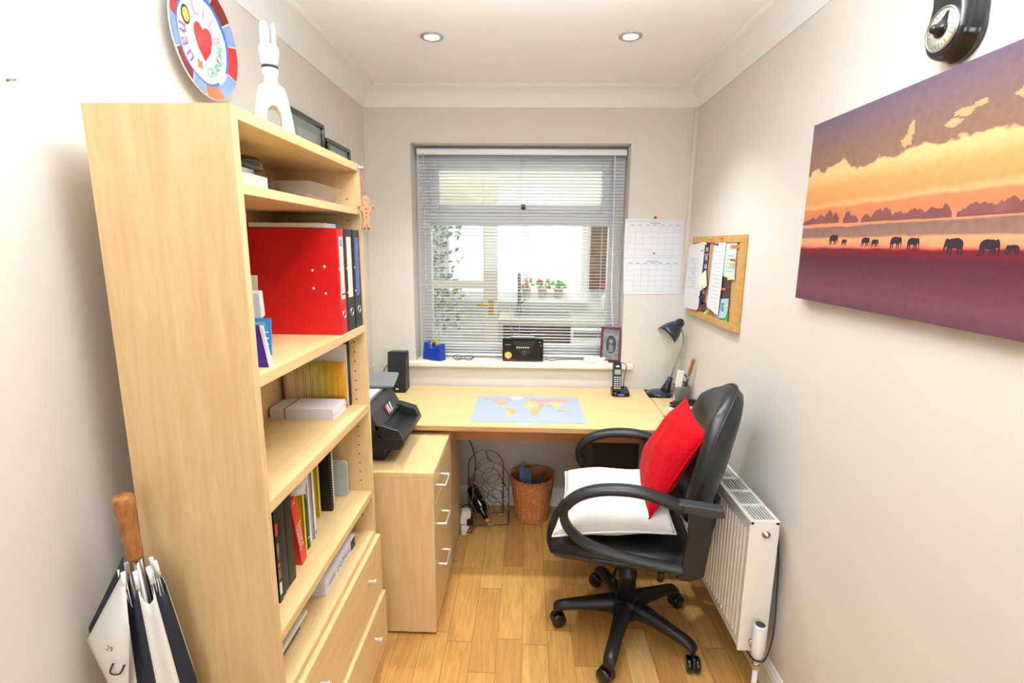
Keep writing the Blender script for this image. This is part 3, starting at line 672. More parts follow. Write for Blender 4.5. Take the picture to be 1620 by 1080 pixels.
# --- top bay
Z = 1.6285
tag(B().box(-.765, -.600, .965, 1.200, Z, Z+.040).build('cardboard_box', 'paper', at=(-.645, 1.04, Z), bevel=.002), 'flat white box on the top shelf under the black reel', 'box')
tag(B().box(-.75, -.612, .97, 1.165, Z+.0405, Z+.052).build('booklet', 'paper', at=(-.65, 1.02, Z+.0405), bevel=.001), 'thin white booklet lying on the flat white box', 'booklet')
t = thing('tape_reel', 'black round reel resting on the white box in the top bay', 'reel', (-.645, 1.162, Z+.0525))
B().lathe([(.014, 0), (.050, 0), (.050, .022), (.047, .025), (.014, .025), (.014, 0)], (-.645, 1.162, Z+.0525), n=40, cap=False).build('rim', 'blackgloss', t)
B().lathe([(.0138, .002), (.0138, .023)], (-.645, 1.162, Z+.0525)).build('core', 'grey', t)
t = thing('plastic_tub', 'shallow clear plastic tub of oddments on the top shelf', 'tub', (-.655, 1.46, Z))
def ringr(w, h, z, cx=-.652, cy=1.47): return [V((cx+a, cy+c, z)) for a, c in rrect(w, h, .02, 4)]
b = B(); b.rings([ringr(.13, .19, Z+.0005), ringr(.14, .20, Z+.006), ringr(.162, .226, Z+.046), ringr(.172, .238, Z+.047), ringr(.172, .238, Z+.052), ringr(.158, .222, Z+.050), ringr(.136, .196, Z+.008), ringr(.126, .186, Z+.004)])
b.build('tub_body', 'plastic_clear', t)
tag(B().box(-.70, -.595, 1.42, 1.545, Z+.0062, Z+.016).build('notebook', 'skyblue', at=(-.65, 1.48, Z+.006), bevel=.001), 'small blue notebook inside the clear tub', 'notebook')
tag(B().box(-.71, -.60, 1.40, 1.53, Z+.0163, Z+.024).build('notebook', 'pinkred', at=(-.65, 1.46, Z+.016), bevel=.001), 'small red notebook lying on the blue one in the tub', 'notebook')
tag(B().ball((-.655, 1.43, Z+.036), .011, 10, sc=(1.6, 2.6, 1)).build('crumpled_bag', 'plastic_clear', at=(-.655, 1.43, Z+.036)), 'crumpled clear bag on the notebooks in the tub', 'bag')

# --- lever arch files
Z = 1.2655
def lever(lab, y0, y1, mat, h, lm, x0=-.778, xf=-.526, dotside=False):
    t = thing('lever_arch_file', lab, 'file', ((x0+xf)/2, (y0+y1)/2, Z), group='lever arch files')
    b = B(); th = .003; b.box(x0, xf, y0, y0+th, Z, Z+h); b.box(x0, xf, y1-th, y1, Z, Z+h); b.box(xf-th, xf, y0+th, y1-th, Z, Z+h)
    b.build('cover', mat, t, bevel=.0012)
    B().box(x0+.01, xf-.02, y0+.008, y1-.012, Z+.006, Z+h-.016).build('papers', 'paper', t)
    w = y1-y0
    if lm: 
        b = B(); b.flat([(y0+.2*w, Z+.10), (y0+.8*w, Z+.10), (y0+.8*w, Z+h-.022), (y0+.2*w, Z+h-.022)], (xf, 0, 0), (0, 1, 0), (0, 0, 1), .0006)
        if lm == 'paper2': 
            b.flat([(y0+.2*w, Z+.112), (y0+.8*w, Z+.112), (y0+.8*w, Z+.116), (y0+.2*w, Z+.116)], (xf, 0, 0), (0, 1, 0), (0, 0, 1), .0009, 1)
            b.flat([(y0+.35*w, Z+h-.05), (y0+.65*w, Z+h-.05), (y0+.65*w, Z+h-.03), (y0+.35*w, Z+h-.03)], (xf, 0, 0), (0, 1, 0), (0, 0, 1), .0009, 2)
        b.build('spine_label', [lm, 'ink', 'skyblue'], t)
    B().tube([(xf+.001, (y0+y1)/2+.011*math.cos(2*PI*k/24), Z+.055+.011*math.sin(2*PI*k/24)) for k in range(24)], .0022, 6, closed=True).build('finger_ring', 'chrome', t)
    b = B()
    for z in (.115, .185): b.lathe([(.004, 0), (.003, .0015), (.001, .002)], (xf, y0+.06*w+.004, Z+z), (1, 0, 0), n=12)
    if dotside:
        for x, z in ((-.566, .192), (-.60, .182), (-.566, .118), (-.60, .132)): b.lathe([(.0045, 0), (.0035, .0015), (.001, .002)], (x, y0, Z+z), (0, -1, 0), n=12)
    b.build('rivets', 'alu', t)
lever('red lever arch file, its broad side facing the camera', 1.413, 1.463, 'redfile', .297, 'paper2', dotside=True)
lever('black lever arch file with a cream spine label beside the red one', 1.470, 1.532, 'blackfile', .297, 'postit')
lever('black lever arch file with a blue spine label against the bookcase side', 1.538, 1.600, 'blackfile', .297, 'spineblue')
tag(B().box(-.772, -.56, 1.415, 1.50, Z+.2985, Z+.311).build('paper_stack', 'paper', at=(-.66, 1.45, Z+.298), bevel=.001), 'loose white papers lying on top of the red and black files', 'papers')
tag(B().box(-.70, -.565, 1.52, 1.585, Z+.2985, Z+.313).build('plastic_wallet', 'plastic_clear', at=(-.63, 1.55, Z+.298), bevel=.004), 'clear plastic wallet lying on top of the black files', 'wallet')
# --- things at the near end of that shelf
def lean_card(name, lab, cat, p, w, h, th, ax, tilt, mats_, lines=None):
    # a standing card: p = middle of its foot, ax = width direction, tilt = lean of the top along the normal
    ax = V(ax).normalized(); n = ax.cross(V((0, 0, 1))); up = (V((0, 0, 1))+n*tilt).normalized(); nn = ax.cross(up)
    b = B(); b.prism([(-w/2, 0), (w/2, 0), (w/2, h), (-w/2, h)], lambda a, c, d: V(p)+ax*a+up*c+nn*d, 0, th)
    if lines:
        for a0, a1, c0, c1 in lines: b.flat([(a0, c0), (a1, c0), (a1, c1), (a0, c1)], V(p)+nn*(th+.0004), ax, up, 0, 1)
    return tag(b.build(name, mats_, at=p), lab, cat)
lean_card('leaflet', 'bright blue leaflet with white lettering in front of the red file', 'leaflet', (-.621, 1.135, Z), .062, .086, .003, (1, .12, 0), -.12, ['skyblue', 'paper'], [(-.022, -.018+.034*(k % 2 == 0)+.01, .052-.007*k, .055-.007*k) for k in range(7)])
lean_card('plastic_sleeve', 'clear plastic sleeve leaning beside the blue leaflet', 'sleeve', (-.604, 1.085, Z), .05, .085, .002, (1, .15, 0), -.14, ['plastic_clear'])
t = thing('medicine_box', 'small white carton with faint print propped above the leaflets', 'carton', (-.67, 1.18, Z))
Rz = Matrix.Rotation(.2, 3, 'Z') @ Matrix.Rotation(.12, 3, 'X')
B().obox((-.668, 1.182, Z+.112), (.075, .028, .062), Rz).build('carton', 'paper', t, bevel=.002)
b = B(); b.obox((-.668, 1.182-.0145, Z+.112), (.035, .0008, .006), Rz); b.obox((-.674, 1.1675, Z+.098), (.03, .0008, .004), Rz); b.build('print', 'pinkpaint', t)
B().obox((-.672, 1.182, Z+.040), (.06, .04, .079), Matrix.Rotation(.15, 3, 'Z')).build('lower_carton', 'paper2', t, bevel=.002)
lean_card('card_sleeve', 'small pale envelope sticking up behind the white carton', 'envelope', (-.695, 1.225, Z), .06, .178, .002, (1, .1, 0), -.1, ['paper2'])
t = thing('greeting_card', 'purple card with a white edge leaning at the near end', 'card', (-.565, 1.02, Z))
b = B(); b.prism([(-.06, 0), (.036, 0), (.012, .085), (-.06, .095)], lambda a, c, d: V((-.574+a, 1.022+d+c*.22, Z+c)), 0, .002); b.build('front', 'purple', t)
b = B(); b.prism([(.036, 0), (.044, .001), (.019, .085), (.012, .085)], lambda a, c, d: V((-.574+a, 1.020+d+c*.22, Z+c)), 0, .003); b.build('white_edge', 'paper', t)

# --- paper bay
Z = .9985
t = thing('document_folder', 'black folder of white sheets standing at the back of the paper bay', 'folder', (-.67, 1.585, Z))
B().box(-.775, -.575, 1.590, 1.6025, Z, Z+.215).build('cover', 'blackfile', t, bevel=.001)
B().box(-.768, -.580, 1.582, 1.5895, Z, Z+.205).build('sheets', 'paper', t)
def leaf_fn(s, c): return V((-.768+.19*s, 1.568+.010*math.sin(PI*min(1, s*1.2))*.6-.03*(1-s)**3, Z+c))
b = B(); b.surf(lambda u, v: leaf_fn(u, .150*v), 16, 2); 
ob = b.build('leaflet', 'leaflet', at=(-.672, 1.565, Z)); md = ob.modifiers.new('thickness', 'SOLIDIFY'); md.thickness = .001
tag(ob, 'yellow and orange leaflet standing in front of white sheets', 'leaflet')
b = B(); rnd = random.Random(11)
for k in range(7):
    s0 = .16+.115*k
    for q in range(2 if k < 6 else 1):
        h = rnd.uniform(.07, .13); z0 = .02+rnd.random()*.02
        b.add([leaf_fn(s0+.03*q, z0)+V((0, -.0015, 0)), leaf_fn(s0+.03*q+.008, z0)+V((0, -.0015, 0)), leaf_fn(s0+.03*q+.008, z0+h)+V((0, -.0015, 0)), leaf_fn(s0+.03*q, z0+h)+V((0, -.0015, 0))], [(0, 1, 2, 3)])
bb = b.build('print', mk('leaflet_print', (150, 120, 40), .6), ob)
t = thing('paper_stack', 'block of white paper held by a rubber band on the shelf', 'papers', (-.675, 1.50, Z))
b = B()
for k in range(6): b.box(-.772+.001*(k % 2), -.578-.0012*((k*7) % 3), 1.446+.001*(k % 3), 1.556, Z+.0055*k, Z+.0055*k+.0053)
b.build('sheets', 'paper', t)
B().tube([(-.725, 1.443, Z-.0002), (-.725, 1.443, Z+.0345), (-.725, 1.558, Z+.0345), (-.725, 1.558, Z+.0004)], .0012, 6).build('rubber_band', 'darkgrey', t)
t = thing('bulldog_clip', 'steel clip on dark papers at the near end of the paper bay', 'clip', (-.56, .965, Z))
B().box(-.70, -.548, .953, .962, Z, Z+.10).build('papers', 'darkgrey', t)
b = B(); b.box(-.575, -.545, .9515, .9655, Z+.085, Z+.104); b.tube([(-.55, .960, Z+.10), (-.543, .966, Z+.125), (-.548, .974, Z+.132), (-.555, .968, Z+.12), (-.553, .962, Z+.104)], .0016, 6)
b.build('jaw', 'steel', t)

# --- book bay
Z = .6905
def book(lab, y, th, xf, h, mat, x0=-.72, lean=0, pages='paper2', cat='book', txt=None, tm='white', name='book', spine_blocks=None):
    # stands with its spine at x = xf facing the room; lean shifts its top along y
    t = thing(name, lab, cat, ((x0+xf)/2, y+th/2, Z))
    up = V((0, lean, 1)).normalized(); nn = V((0, 1, -lean)).normalized()
    o = V((0, y, Z))
    if lean > 0: o = o
    fn = lambda a, c, d: o+V((a, 0, 0))+up*c+nn*d
    lift = 0 if lean >= 0 else 0
    b = B(); cv = min(.002, th*.22)
    b.prism([(x0, 0), (xf, 0), (xf, h), (x0, h)], fn, 0, cv); b.prism([(x0, 0), (xf, 0), (xf, h), (x0, h)], fn, th-cv, th); b.prism([(xf-.002, 0), (xf+.0015, .0), (xf+.0015, h), (xf-.002, h)], fn, 0, th)
    for c0, c1, m in spine_blocks or (): b.add([fn(xf+.0021, c0, .12*th), fn(xf+.0021, c0, .88*th), fn(xf+.0021, c1, .88*th), fn(xf+.0021, c1, .12*th)], [(0, 1, 2, 3)], m+1)
    b.build('cover', [mat, 'redgloss', 'paper', 'photo'], t)
    B().prism([(x0+.002, .002), (xf-.0025, .002), (xf-.0025, h-.003), (x0+.002, h-.003)], fn, cv+.0002, th-cv-.0002).build('pages', pages, t)
    if txt:
        for s, size, c, dd in txt: lettering(t, s, size, fn(xf+.0018, c, th*dd), -up, nn, tm)
    return t
book('thin red and orange book against the near side of the bookcase', .957, .010, -.545, .20, 'redgloss', lean=0)
book('black glossy magazine with coloured print down its spine', 1.043, .014, -.570, .258, 'blackfile', spine_blocks=[(.02, .05, 1), (.06, .085, 2), (.09, .10, 0), (.11, .15, 2), (.17, .20, 0)])
book('slim dark volume second from the glossy magazine', 1.060, .019, -.573, .254, 'black')
book('navy bound volume between the dark slim ones', 1.082, .020, -.576, .262, 'navy')
book('thick black volume next to the red reference book', 1.105, .034, -.576, .266, 'black')
book('red reference book leaning with white lettering on its spine', 1.188, .030, -.582, .205, 'redgloss', lean=-.20, txt=[('Chambers', .019, .085, .3), ('Thesaurus', .019, .09, .68), ('x', .02, .19, .5)])
book('yellow paperback just right of the red reference book', 1.243, .010, -.596, .240, 'yellow')
book('dark green paperback between yellow and grey spines', 1.258, .016, -.596, .235, 'green', spine_blocks=[(.03, .034, 1), (.15, .22, 2)])
book('pale grey booklet between green and white spines', 1.284, .018, -.604, .228, 'paper2')
book('white booklet with a small black mark at the foot of its spine', 1.310, .012, -.598, .238, 'paper', spine_blocks=[(.012, .022, 2)])
book('yellow exercise book in front of the black spiral notebook', 1.424, .013, -.632, .215, 'yellow')
def spiral(lab, y, th, x0, xf, h, mat):
    t = thing('spiral_notebook', lab, 'notebook', ((x0+xf)/2, y, Z), group='spiral notebooks')
    B().prism(rrect(xf-x0, h, .012, 4, (x0+xf)/2, h/2), lambda a, c, d: (a, y+d, Z+c), 0, .0015).build('cover', mat, t)
    B().prism(rrect(xf-x0-.002, h-.003, .01, 4, (x0+xf)/2, h/2), lambda a, c, d: (a, y+d, Z+c), .0017, th).build('pages', 'paper2', t)
    b = B()
    for k in range(int(h/.009)-2): z = Z+.012+.009*k; b.tube([(xf-.004+.006*math.cos(2*PI*j/10), y+th/2+(th/2+.002)*math.sin(2*PI*j/10), z) for j in range(10)], .0008, 4, closed=True)
    b.build('spiral_wire', 'steel', t)
spiral('black spiral notebook standing upright in the book bay', 1.462, .014, -.735, -.600, .232, 'black')
spiral('small pale grey spiral notebook behind the black one', 1.560, .012, -.70, -.590, .125, 'mount')
t = tag(B().pillow(lambda a, c, s: V((-.585+.032*a, 1.170+.002*s*(1-max(abs(a), abs(c))**2)+.012*a*a+.006*math.sin(3*c), Z+.2035+.026*(c+1)+.004*a)), 10).build('paper_slip', 'paper', at=(-.585, 1.170, Z+.20)), 'curled white paper slip standing on top of the red reference book', 'paper')

# --- low bay
Z = .5405
t = thing('board_game_box', 'flat white game box with dark lettering under the lowest shelf', 'box', (-.66, 1.38, Z))
B().box(-.76, -.556, 1.262, 1.512, Z, Z+.045).build('box', 'paper', t, bevel=.0015)
b = B(); b.flat([(1.468, Z+.006), (1.508, Z+.006), (1.508, Z+.040), (1.468, Z+.040)], (-.556, 0, 0), (0, 1, 0), (0, 0, 1), .0006)
rnd = random.Random(4)
for k in range(9):
    y = 1.352+.0125*k; b.flat([(y, Z+.014), (y+.0025, Z+.014), (y+.0025, Z+.034), (y, Z+.034)], (-.556, 0, 0), (0, 1, 0), (0, 0, 1), .0006)
    c = Z+.014+.009*rnd.randint(0, 2); b.flat([(y, c), (y+.008, c), (y+.008, c+.0025), (y, c+.0025)], (-.556, 0, 0), (0, 1, 0), (0, 0, 1), .0008)
b.flat([(1.285, Z+.014), (1.335, Z+.014), (1.335, Z+.032), (1.285, Z+.032)], (-.556, 0, 0), (0, 1, 0), (0, 0, 1), .0006, 1)
b.build('print', ['ink', 'maplilac'], t)
tag(B().box(-.74, -.575, .975, 1.14, Z, Z+.022).build('magazine_pile', 'greypaper', at=(-.65, 1.06, Z), bevel=.001), 'dark magazine pile lying at the near end of the low bay', 'magazines')
tag(B().box(-.74, -.568, 1.0, 1.17, Z+.0225, Z+.032).build('booklet', 'paper2', at=(-.65, 1.08, Z+.0225), bevel=.001), 'pale booklet lying on the dark magazine pile', 'booklet')

# ------------------------------------------------------------------ umbrella
u0, u1 = V((-.757, .868, 1.005)), V((-.685, .868, .004))
UA = (u1-u0).normalized(); UL = (u1-u0).length
t = thing('umbrella', 'furled navy and white golf umbrella with a wooden handle by the bookcase', 'umbrella', (-.655, .868, 0))
hd = -UA
def along(s): return u0+UA*s
B().lathe([(.012, -.002), (.0135, .004), (.0145, .02), (.0138, .04), (.0150, .058), (.0145, .078), (.0165, .098), (.0195, .116), (.0190, .126), (.014, .131), (.003, .132)], along(.085), hd, n=28).build('handle', 'handlewood', t)
B().cyl(along(.08), along(UL), .006, n=12).build('shaft', 'steel', t)
ua = V((1, 0, 0)); ua = (ua-UA*ua.dot(UA)).normalized(); ub = UA.cross(ua)
def UP(s, th, r): return along(s)+ua*math.cos(th)*r+ub*math.sin(th)*r*.80
# eight cloth panels hang from rib tips near the handle and taper to the point on the floor
radii = [(.10, .030), (.16, .033), (.24, .040), (.36, .050), (.50, .054), (.70, .046), (.88, .024), (.985, .010)]
def rad_at(s):
    for (a, ra), (b_, rb) in zip(radii, radii[1:]):
        if s <= b_: return ra+(rb-ra)*max(0, (s-a))/(b_-a)
    return radii[-1][1]
for k in range(8):
    b = B(); a0 = 2*PI*k/8+.35; white = k % 2 == 0
    def pf(u, v, a0=a0):
        top = .125+.045*math.sin(PI*u); s = top+(.985-top)*v
        r = rad_at(s)*(1+.22*math.sin(PI*u)*(1-v)+.10*math.sin(2*PI*u))
        return UP(s, a0+u*(2*PI/8+.10), r+.003*math.sin(u*9))
    b.surf(pf, 10, 24)
    ob = b.build('canopy_panel', 'whitenylon' if white else 'navycloth', t); md = ob.modifiers.new('thickness', 'SOLIDIFY'); md.thickness = .0008
    B().cyl(UP(.100, a0, .030), UP(.135, a0, .033), .0042, .0036, n=10).build('rib_tip', 'white', t)
    B().cyl(UP(.12, a0, .028), UP(.75, a0, .03), .0014, n=6).build('rib', 'steel', t)
# loose flap bulging out at the left
F = [V((-.762, .850, .905)), V((-.846, .838, .760)), V((-.765, .812, .60)), V((-.735, .812, .80))]
def flap(u, v, off=0):
    p = F[0]*(1-u)*(1-v)+F[1]*u*(1-v)+F[2]*u*v+F[3]*(1-u)*v
    return p+V((0, -.02, 0))*math.sin(PI*u)*math.sin(PI*v)+V((0, off, 0))
ob = B().surf(lambda u, v: flap(u, v), 12, 12).build('loose_flap', 'whitenylon', t); md = ob.modifiers.new('thickness', 'SOLIDIFY'); md.thickness = .0008
def flap2(u, v): 
    p = V((-.765, .856, .93))*(1-u)*(1-v)+V((-.853, .853, .775))*u*(1-v)+V((-.846, .846, .757))*u*v+V((-.762, .85, .86))*(1-u)*v
    return p
B().surf(flap2, 8, 4).build('flap_lining', 'navycloth', t)
def flap_text(txt, size, u, v, sh=0):
    p = flap(u, v); du = flap(u+.02, v)-p; dv = flap(u, v+.02)-p; nn = du.cross(dv).normalized()
    if nn.y > 0: nn = -nn
    fx = V((.95, -.12, -.25)); fx = (fx-nn*fx.dot(nn)).normalized(); fy = nn.cross(fx)
    lettering(t, txt, size, p+nn*.0035, fx, fy, 'ink', shear=sh)
flap_text('29', .014, .42, .55); flap_text('U', .040, .52, .74, .2)

# ------------------------------------------------------------------ drawer pedestal
t = thing('drawer_pedestal', 'low beech drawer unit under the printer with bow handles', 'drawer unit', (-.58, 1.98, 0))
PX0, PX1, PY0, PY1, PZ = -.80, -.357, 1.757, 2.185, .686
B().box(PX0, PX1+.018, PY0, PY0+.018, .012, PZ-.018).build('side_panel', 'beech_v', t, bevel=.001)
B().box(PX0, PX1+.018, PY1-.018, PY1, .012, PZ-.018).build('side_panel', 'beech_v', t, bevel=.001)
B().box(PX0, PX1+.018, PY0-.001, PY1+.001, PZ-.018, PZ).build('top', 'beech_h', t, bevel=.0012)
B().box(PX0, PX0+.01, PY0+.018, PY1-.018, .012, PZ-.018).build('back_panel', 'beech_v', t)
B().box(PX0+.01, PX1-.05, PY0+.018, PY1-.018, .014, .03).build('bottom', 'beech_h', t)
for z0, z1 in ((.550, .664), (.370, .546), (.034, .366)):
    b = B(); b.box(PX1, PX1+.017, PY0+.020, PY1-.020, z0, z1); b.box(PX0+.03, PX1, PY0+.03, PY1-.03, z0+.015, z1-.03)
    d = b.build('drawer', 'beech_h', t, bevel=.001)
    zc = {.550: .622, .370: .462, .034: .290}[z0]
    hx = PX1+.017; yc = PY0+.085
    B().tube(smooth_path([(hx, yc-.048, zc), (hx+.032, yc-.048, zc), (hx+.039, yc-.042, zc), (hx+.039, yc+.042, zc), (hx+.032, yc+.048, zc), (hx, yc+.048, zc)], 3), .0045, 10).build('handle', 'alu', d)
b = B()
for x in (PX0+.04, PX1-.06):
    for y in (PY0+.03, PY1-.03): b.cyl((x, y, 0), (x, y, .013), .015, n=12)
b.build('feet', 'black', t)

# ------------------------------------------------------------------ printer
t = thing('inkjet_printer', 'black inkjet printer with a slanted control panel on the drawer unit', 'printer', (-.64, 1.97, PZ))
QY0, QY1 = 1.806, 2.128
B().box(-.80, -.55, 1.86, 2.11, PZ+.0005, PZ+.072).build('base', 'black', t, bevel=.004)
prof = [(-.83, .756), (-.474, .752), (-.458, .778), (-.462, .797), (-.528, .800), (-.560, .822), (-.83, .822)]
B().prism(prof, lambda a, c, d: (a, d, c), QY0, QY1).build('output_tray', 'black', t, bevel=.004, seg=3)
prof = [(-.83, .823), (-.561, .823), (-.545, .835), (-.575, .890), (-.60, .912), (-.83, .912)]
B().prism(prof, lambda a, c, d: (a, d, c), QY0, QY1).build('body', 'darkgrey', t, bevel=.005, seg=3)
# raised cheeks of the tray
for y0, y1 in ((QY0, QY0+.022), (QY1-.05, QY1)): b = B().prism([(-.56, .80), (-.463, .797), (-.478, .83), (-.545, .850), (-.57, .85)], lambda a, c, d: (a, d, c), y0, y1); b.build('tray_cheek', 'black', t, bevel=.003)
pn = V((-.545, 0, .835)); pt = V((-.575, 0, .890)); pup = (pt-pn).normalized(); pax = V((0, 1, 0)); pnn = pax.cross(pup)
scr = B().flat([(1.93, .008), (2.05, .008), (2.05, .056), (1.93, .056)], pn, pax, pup, .0012).build('screen', 'blackgloss', t)
b = B(); b.flat([(1.95, .014), (1.972, .018), (1.972, .050), (1.95, .046)], pn, pax, pup, .002, 0); b.flat([(1.976, .014), (1.982, .018), (1.982, .050), (1.976, .046)], pn, pax, pup, .002, 1); b.flat([(1.99, .014), (2.008, .016), (2.02, .050), (2.0, .048)], pn, pax, pup, .002, 2)
b.build('screen_icons', [mk('icon_red', (226, 90, 90), .3, emit=.6), mk('icon_white', (240, 240, 245), .3, emit=.6), mk('icon_grey', (150, 155, 165), .3, emit=.5)], scr)
B().box(-.825, -.605, QY0+.004, QY1-.004, .913, .922).build('scanner_lid', 'grey', t, bevel=.003)
b = B(); b.prism([(-.80, 0), (-.57, 0), (-.555, .006), (-.565, .012), (-.80, .012)], lambda a, c, d: (a, 2.05+.10*d, .925+.035*d+c), 0, 1); b.build('document_feeder', 'grey', t, bevel=.003)
b = B(); b.box(-.80, -.612, QY0+.01, 2.04, .9225, .9245); b.flat([(-.70, 1.86), (-.66, 1.88), (-.70, 1.93), (-.715, 1.92), (-.68, 1.885), (-.705, 1.868)], (0, 0, .9249), (1, 0, 0), (0, 1, 0), 0, 1)
tag(b.build('printed_sheet', ['paper', 'inkgrey'], at=(-.7, 1.92, .9225)), 'white printed sheet lying on the printer lid', 'paper')

# ------------------------------------------------------------------ desk
DZ = .73; DY0, DY1 = 2.140, 2.794
t = thing('desk', 'long beech desk across the room under the window', 'desk', (0, 2.46, 0))
B().box(-.862, .660, DY0+.001, DY1, .708, DZ).build('desktop', 'beech_x', t, bevel=.001)
B().box(-.862, .660, DY0-.001, DY0+.0008, .7085, DZ-.0008).build('front_edging', 'beech_lip', t)
B().box(-.366, -.344, 2.20, 2.515, .012, .707).build('side_panel', 'beech_v', t, bevel=.001)
B().box(-.364, -.346, 2.22, 2.26, 0, .012).build('foot', 'black', t); B().box(-.364, -.346, 2.46, 2.50, 0, .012).build('foot', 'black', t)
B().box(-.343, .605, 2.345, 2.363, .585, .707).build('modesty_rail', 'beech_dark', t, bevel=.001)
B().cyl((.585, 2.31, .0), (.585, 2.31, .707), .019, n=20).build('leg', 'grey', t)
b = B(); b.cyl((.655, 2.33, DZ-.0005), (.655, 2.33, DZ+.001), .006, n=12); b.build('screw_cover', 'brown', t)
t = thing('side_table', 'narrow beech extension board at the right end of the desk', 'table', (.76, 2.53, 0))
B().box(.664, .846, 2.235, DY1, .708, DZ-.001).build('top', 'beech_h', t, bevel=.0012)
for y in (2.30, 2.74): B().cyl((.80, y, 0), (.80, y, .708), .016, n=16).build('leg', 'grey', t)

# world map desk mat
t = thing('desk_mat', 'pale blue world map mat lying on the desk', 'desk mat', (.01, 2.41, DZ))
MX0, MX1, MY0, MY1 = -.252, .274, 2.205, 2.610
b = B(); b.prism(rrect(MX1-MX0, MY1-MY0, .014, 4, (MX0+MX1)/2, (MY0+MY1)/2), XY, DZ+.0004, DZ+.0026); b.build('mat', 'mapblue', t)
def mp(lon, lat): return ((lon+180)/360*(MX1-MX0)*.94+MX0+.016, (lat+62)/142*(MY1-MY0)*.9+MY0+.02)
land = [('maporange', [(-168, 66), (-160, 70), (-142, 70), (-141, 60), (-152, 58), (-162, 56)]),
        ('maplilac', [(-140, 60), (-140, 70), (-110, 74), (-84, 74), (-66, 62), (-56, 52), (-66, 46), (-82, 44), (-95, 49), (-123, 49), (-132, 56)]),
        ('maporange', [(-123, 48), (-95, 48), (-83, 43), (-70, 45), (-76, 36), (-81, 28), (-97, 27), (-107, 31), (-117, 33), (-124, 41)]),
        ('mapyellow', [(-116, 32), (-106, 31), (-97, 26), (-96, 19), (-88, 20), (-84, 12), (-78, 8), (-92, 14), (-105, 20)]),
        ('maporange', [(-78, 8), (-62, 10), (-50, 0), (-35, -7), (-40, -21), (-52, -30), (-58, -22), (-70, -14), (-80, -4)]),
        ('mapyellow', [(-70, -15), (-58, -22), (-52, -31), (-62, -40), (-68, -54), (-74, -50), (-71, -28)]),
        ('paper2', [(-55, 60), (-44, 60), (-20, 72), (-22, 80), (-45, 82), (-66, 78)]),
        ('mapyellow', [(-16, 14), (-8, 34), (10, 36), (32, 30), (36, 22), (22, 12), (8, 4)]),
        ('maporange', [(8, 4), (22, 12), (36, 22), (44, 11), (51, 11), (40, -8), (33, -26), (20, -35), (13, -18), (10, -2)]),
        ('mapyellow', [(-9, 37), (-9, 43), (-2, 48), (8, 54), (20, 54), (30, 46), (26, 38), (14, 40)]),
        ('mappink', [(28, 46), (22, 56), (30, 70), (60, 70), (100, 76), (140, 73), (178, 68), (162, 58), (142, 54), (132, 44), (110, 50), (80, 50), (50, 44)]),
        ('maplilac', [(5, 58), (6, 62), (20, 70), (29, 70), (24, 60), (12, 56)]),
        ('maporange', [(36, 36), (50, 44), (62, 36), (60, 25), (52, 16), (44, 13), (36, 28)]),
        ('mapyellow', [(74, 40), (90, 49), (118, 50), (130, 43), (122, 30), (110, 21), (98, 24), (80, 30)]),
        ('mappink', [(68, 24), (76, 32), (88, 26), (80, 14), (77, 8), (72, 18)]),
        ('mapyellow', [(96, 22), (108, 20), (108, 11), (104, 2), (100, 8)]),
        ('maporange', [(96, 4), (118, 5), (140, -4), (150, -9), (120, -9), (104, -6)]),
        ('maplilac', [(114, -22), (130, -12), (142, -12), (153, -26), (148, -38), (130, -32), (116, -34)]),
        ('maplilac', [(168, -46), (175, -38), (178, -39), (172, -46)])]
mm = sorted(set(c for c, _ in land)); b = B()
for c, p in land: b.flat([mp(*q) for q in p], (0, 0, DZ+.0027), (1, 0, 0), (0, 1, 0), .0002, mm.index(c))
b.build('printed_map', mm, t)
b = B(); b.prism(circ(.036, 24, -.018, 2.192, 1, .55), XY, DZ+.0001, DZ+.0004); tag(b.build('sticker', 'paper', at=(-.018, 2.192, DZ)), 'white paper scrap peeping from under the front edge of the map mat', 'paper')

# speaker on the left of the desk
t = thing('computer_speaker', 'slim black upright computer speaker at the left end of the desk', 'speaker', (-.70, 2.68, DZ))
prof = [(2.635, DZ+.0005), (2.74, DZ+.0005), (2.74, DZ+.215), (2.66, DZ+.222)]
fnS = lambda a, c, d: V((-.700+(d-.5)*.098, a, c))
B().prism(prof, fnS, 0, 1).build('cabinet', 'black', t, bevel=.006, seg=3)
B().prism([(-.042, .045), (.042, .045), (.042, .21), (-.042, .21)], lambda a, c, d: V((-.700+a, 2.635+.025*c/.222-.0015*(1-d), DZ+c)), 0, 1).build('grille', 'blackfile', t)
b = B(); b.flat(circ(.006, 12, -.012, .022, 1.7, .8), (-.684, 2.6365, DZ), (1, 0, 0), (0, 0, 1), .0008, 0); b.flat(circ(.003, 10, -.012, .044), (-.684, 2.638, DZ), (1, 0, 0), (0, 0, 1), .0008, 1)
b.build('badge_and_light', ['alu', 'grey'], t)
tag(B().tube(smooth_path([(-.70, 2.741, DZ+.06), (-.70, 2.775, DZ+.05), (-.76, 2.785, DZ+.12), (-.80, 2.78, DZ+.10), (-.82, 2.785, DZ+.02)]), .0025, 6).build('speaker_cable', 'black', at=(-.7, 2.76, DZ+.06)), 'thin black cable behind the upright speaker', 'cable')
t = thing('wall_hook', 'clear plastic adhesive hook on the left wall beside the speaker', 'hook', (XL, 2.70, .83))
b = B(); b.box(XL+.0005, XL+.006, 2.685, 2.735, .765, .86); b.build('plate', 'plastic_clear', t, bevel=.002)
B().tube(smooth_path([(XL+.006, 2.695, .84), (XL+.03, 2.695, .865), (XL+.035, 2.71, .878), (XL+.03, 2.725, .865), (XL+.006, 2.725, .84)]), .004, 8).build('loop', 'plastic_clear', t)

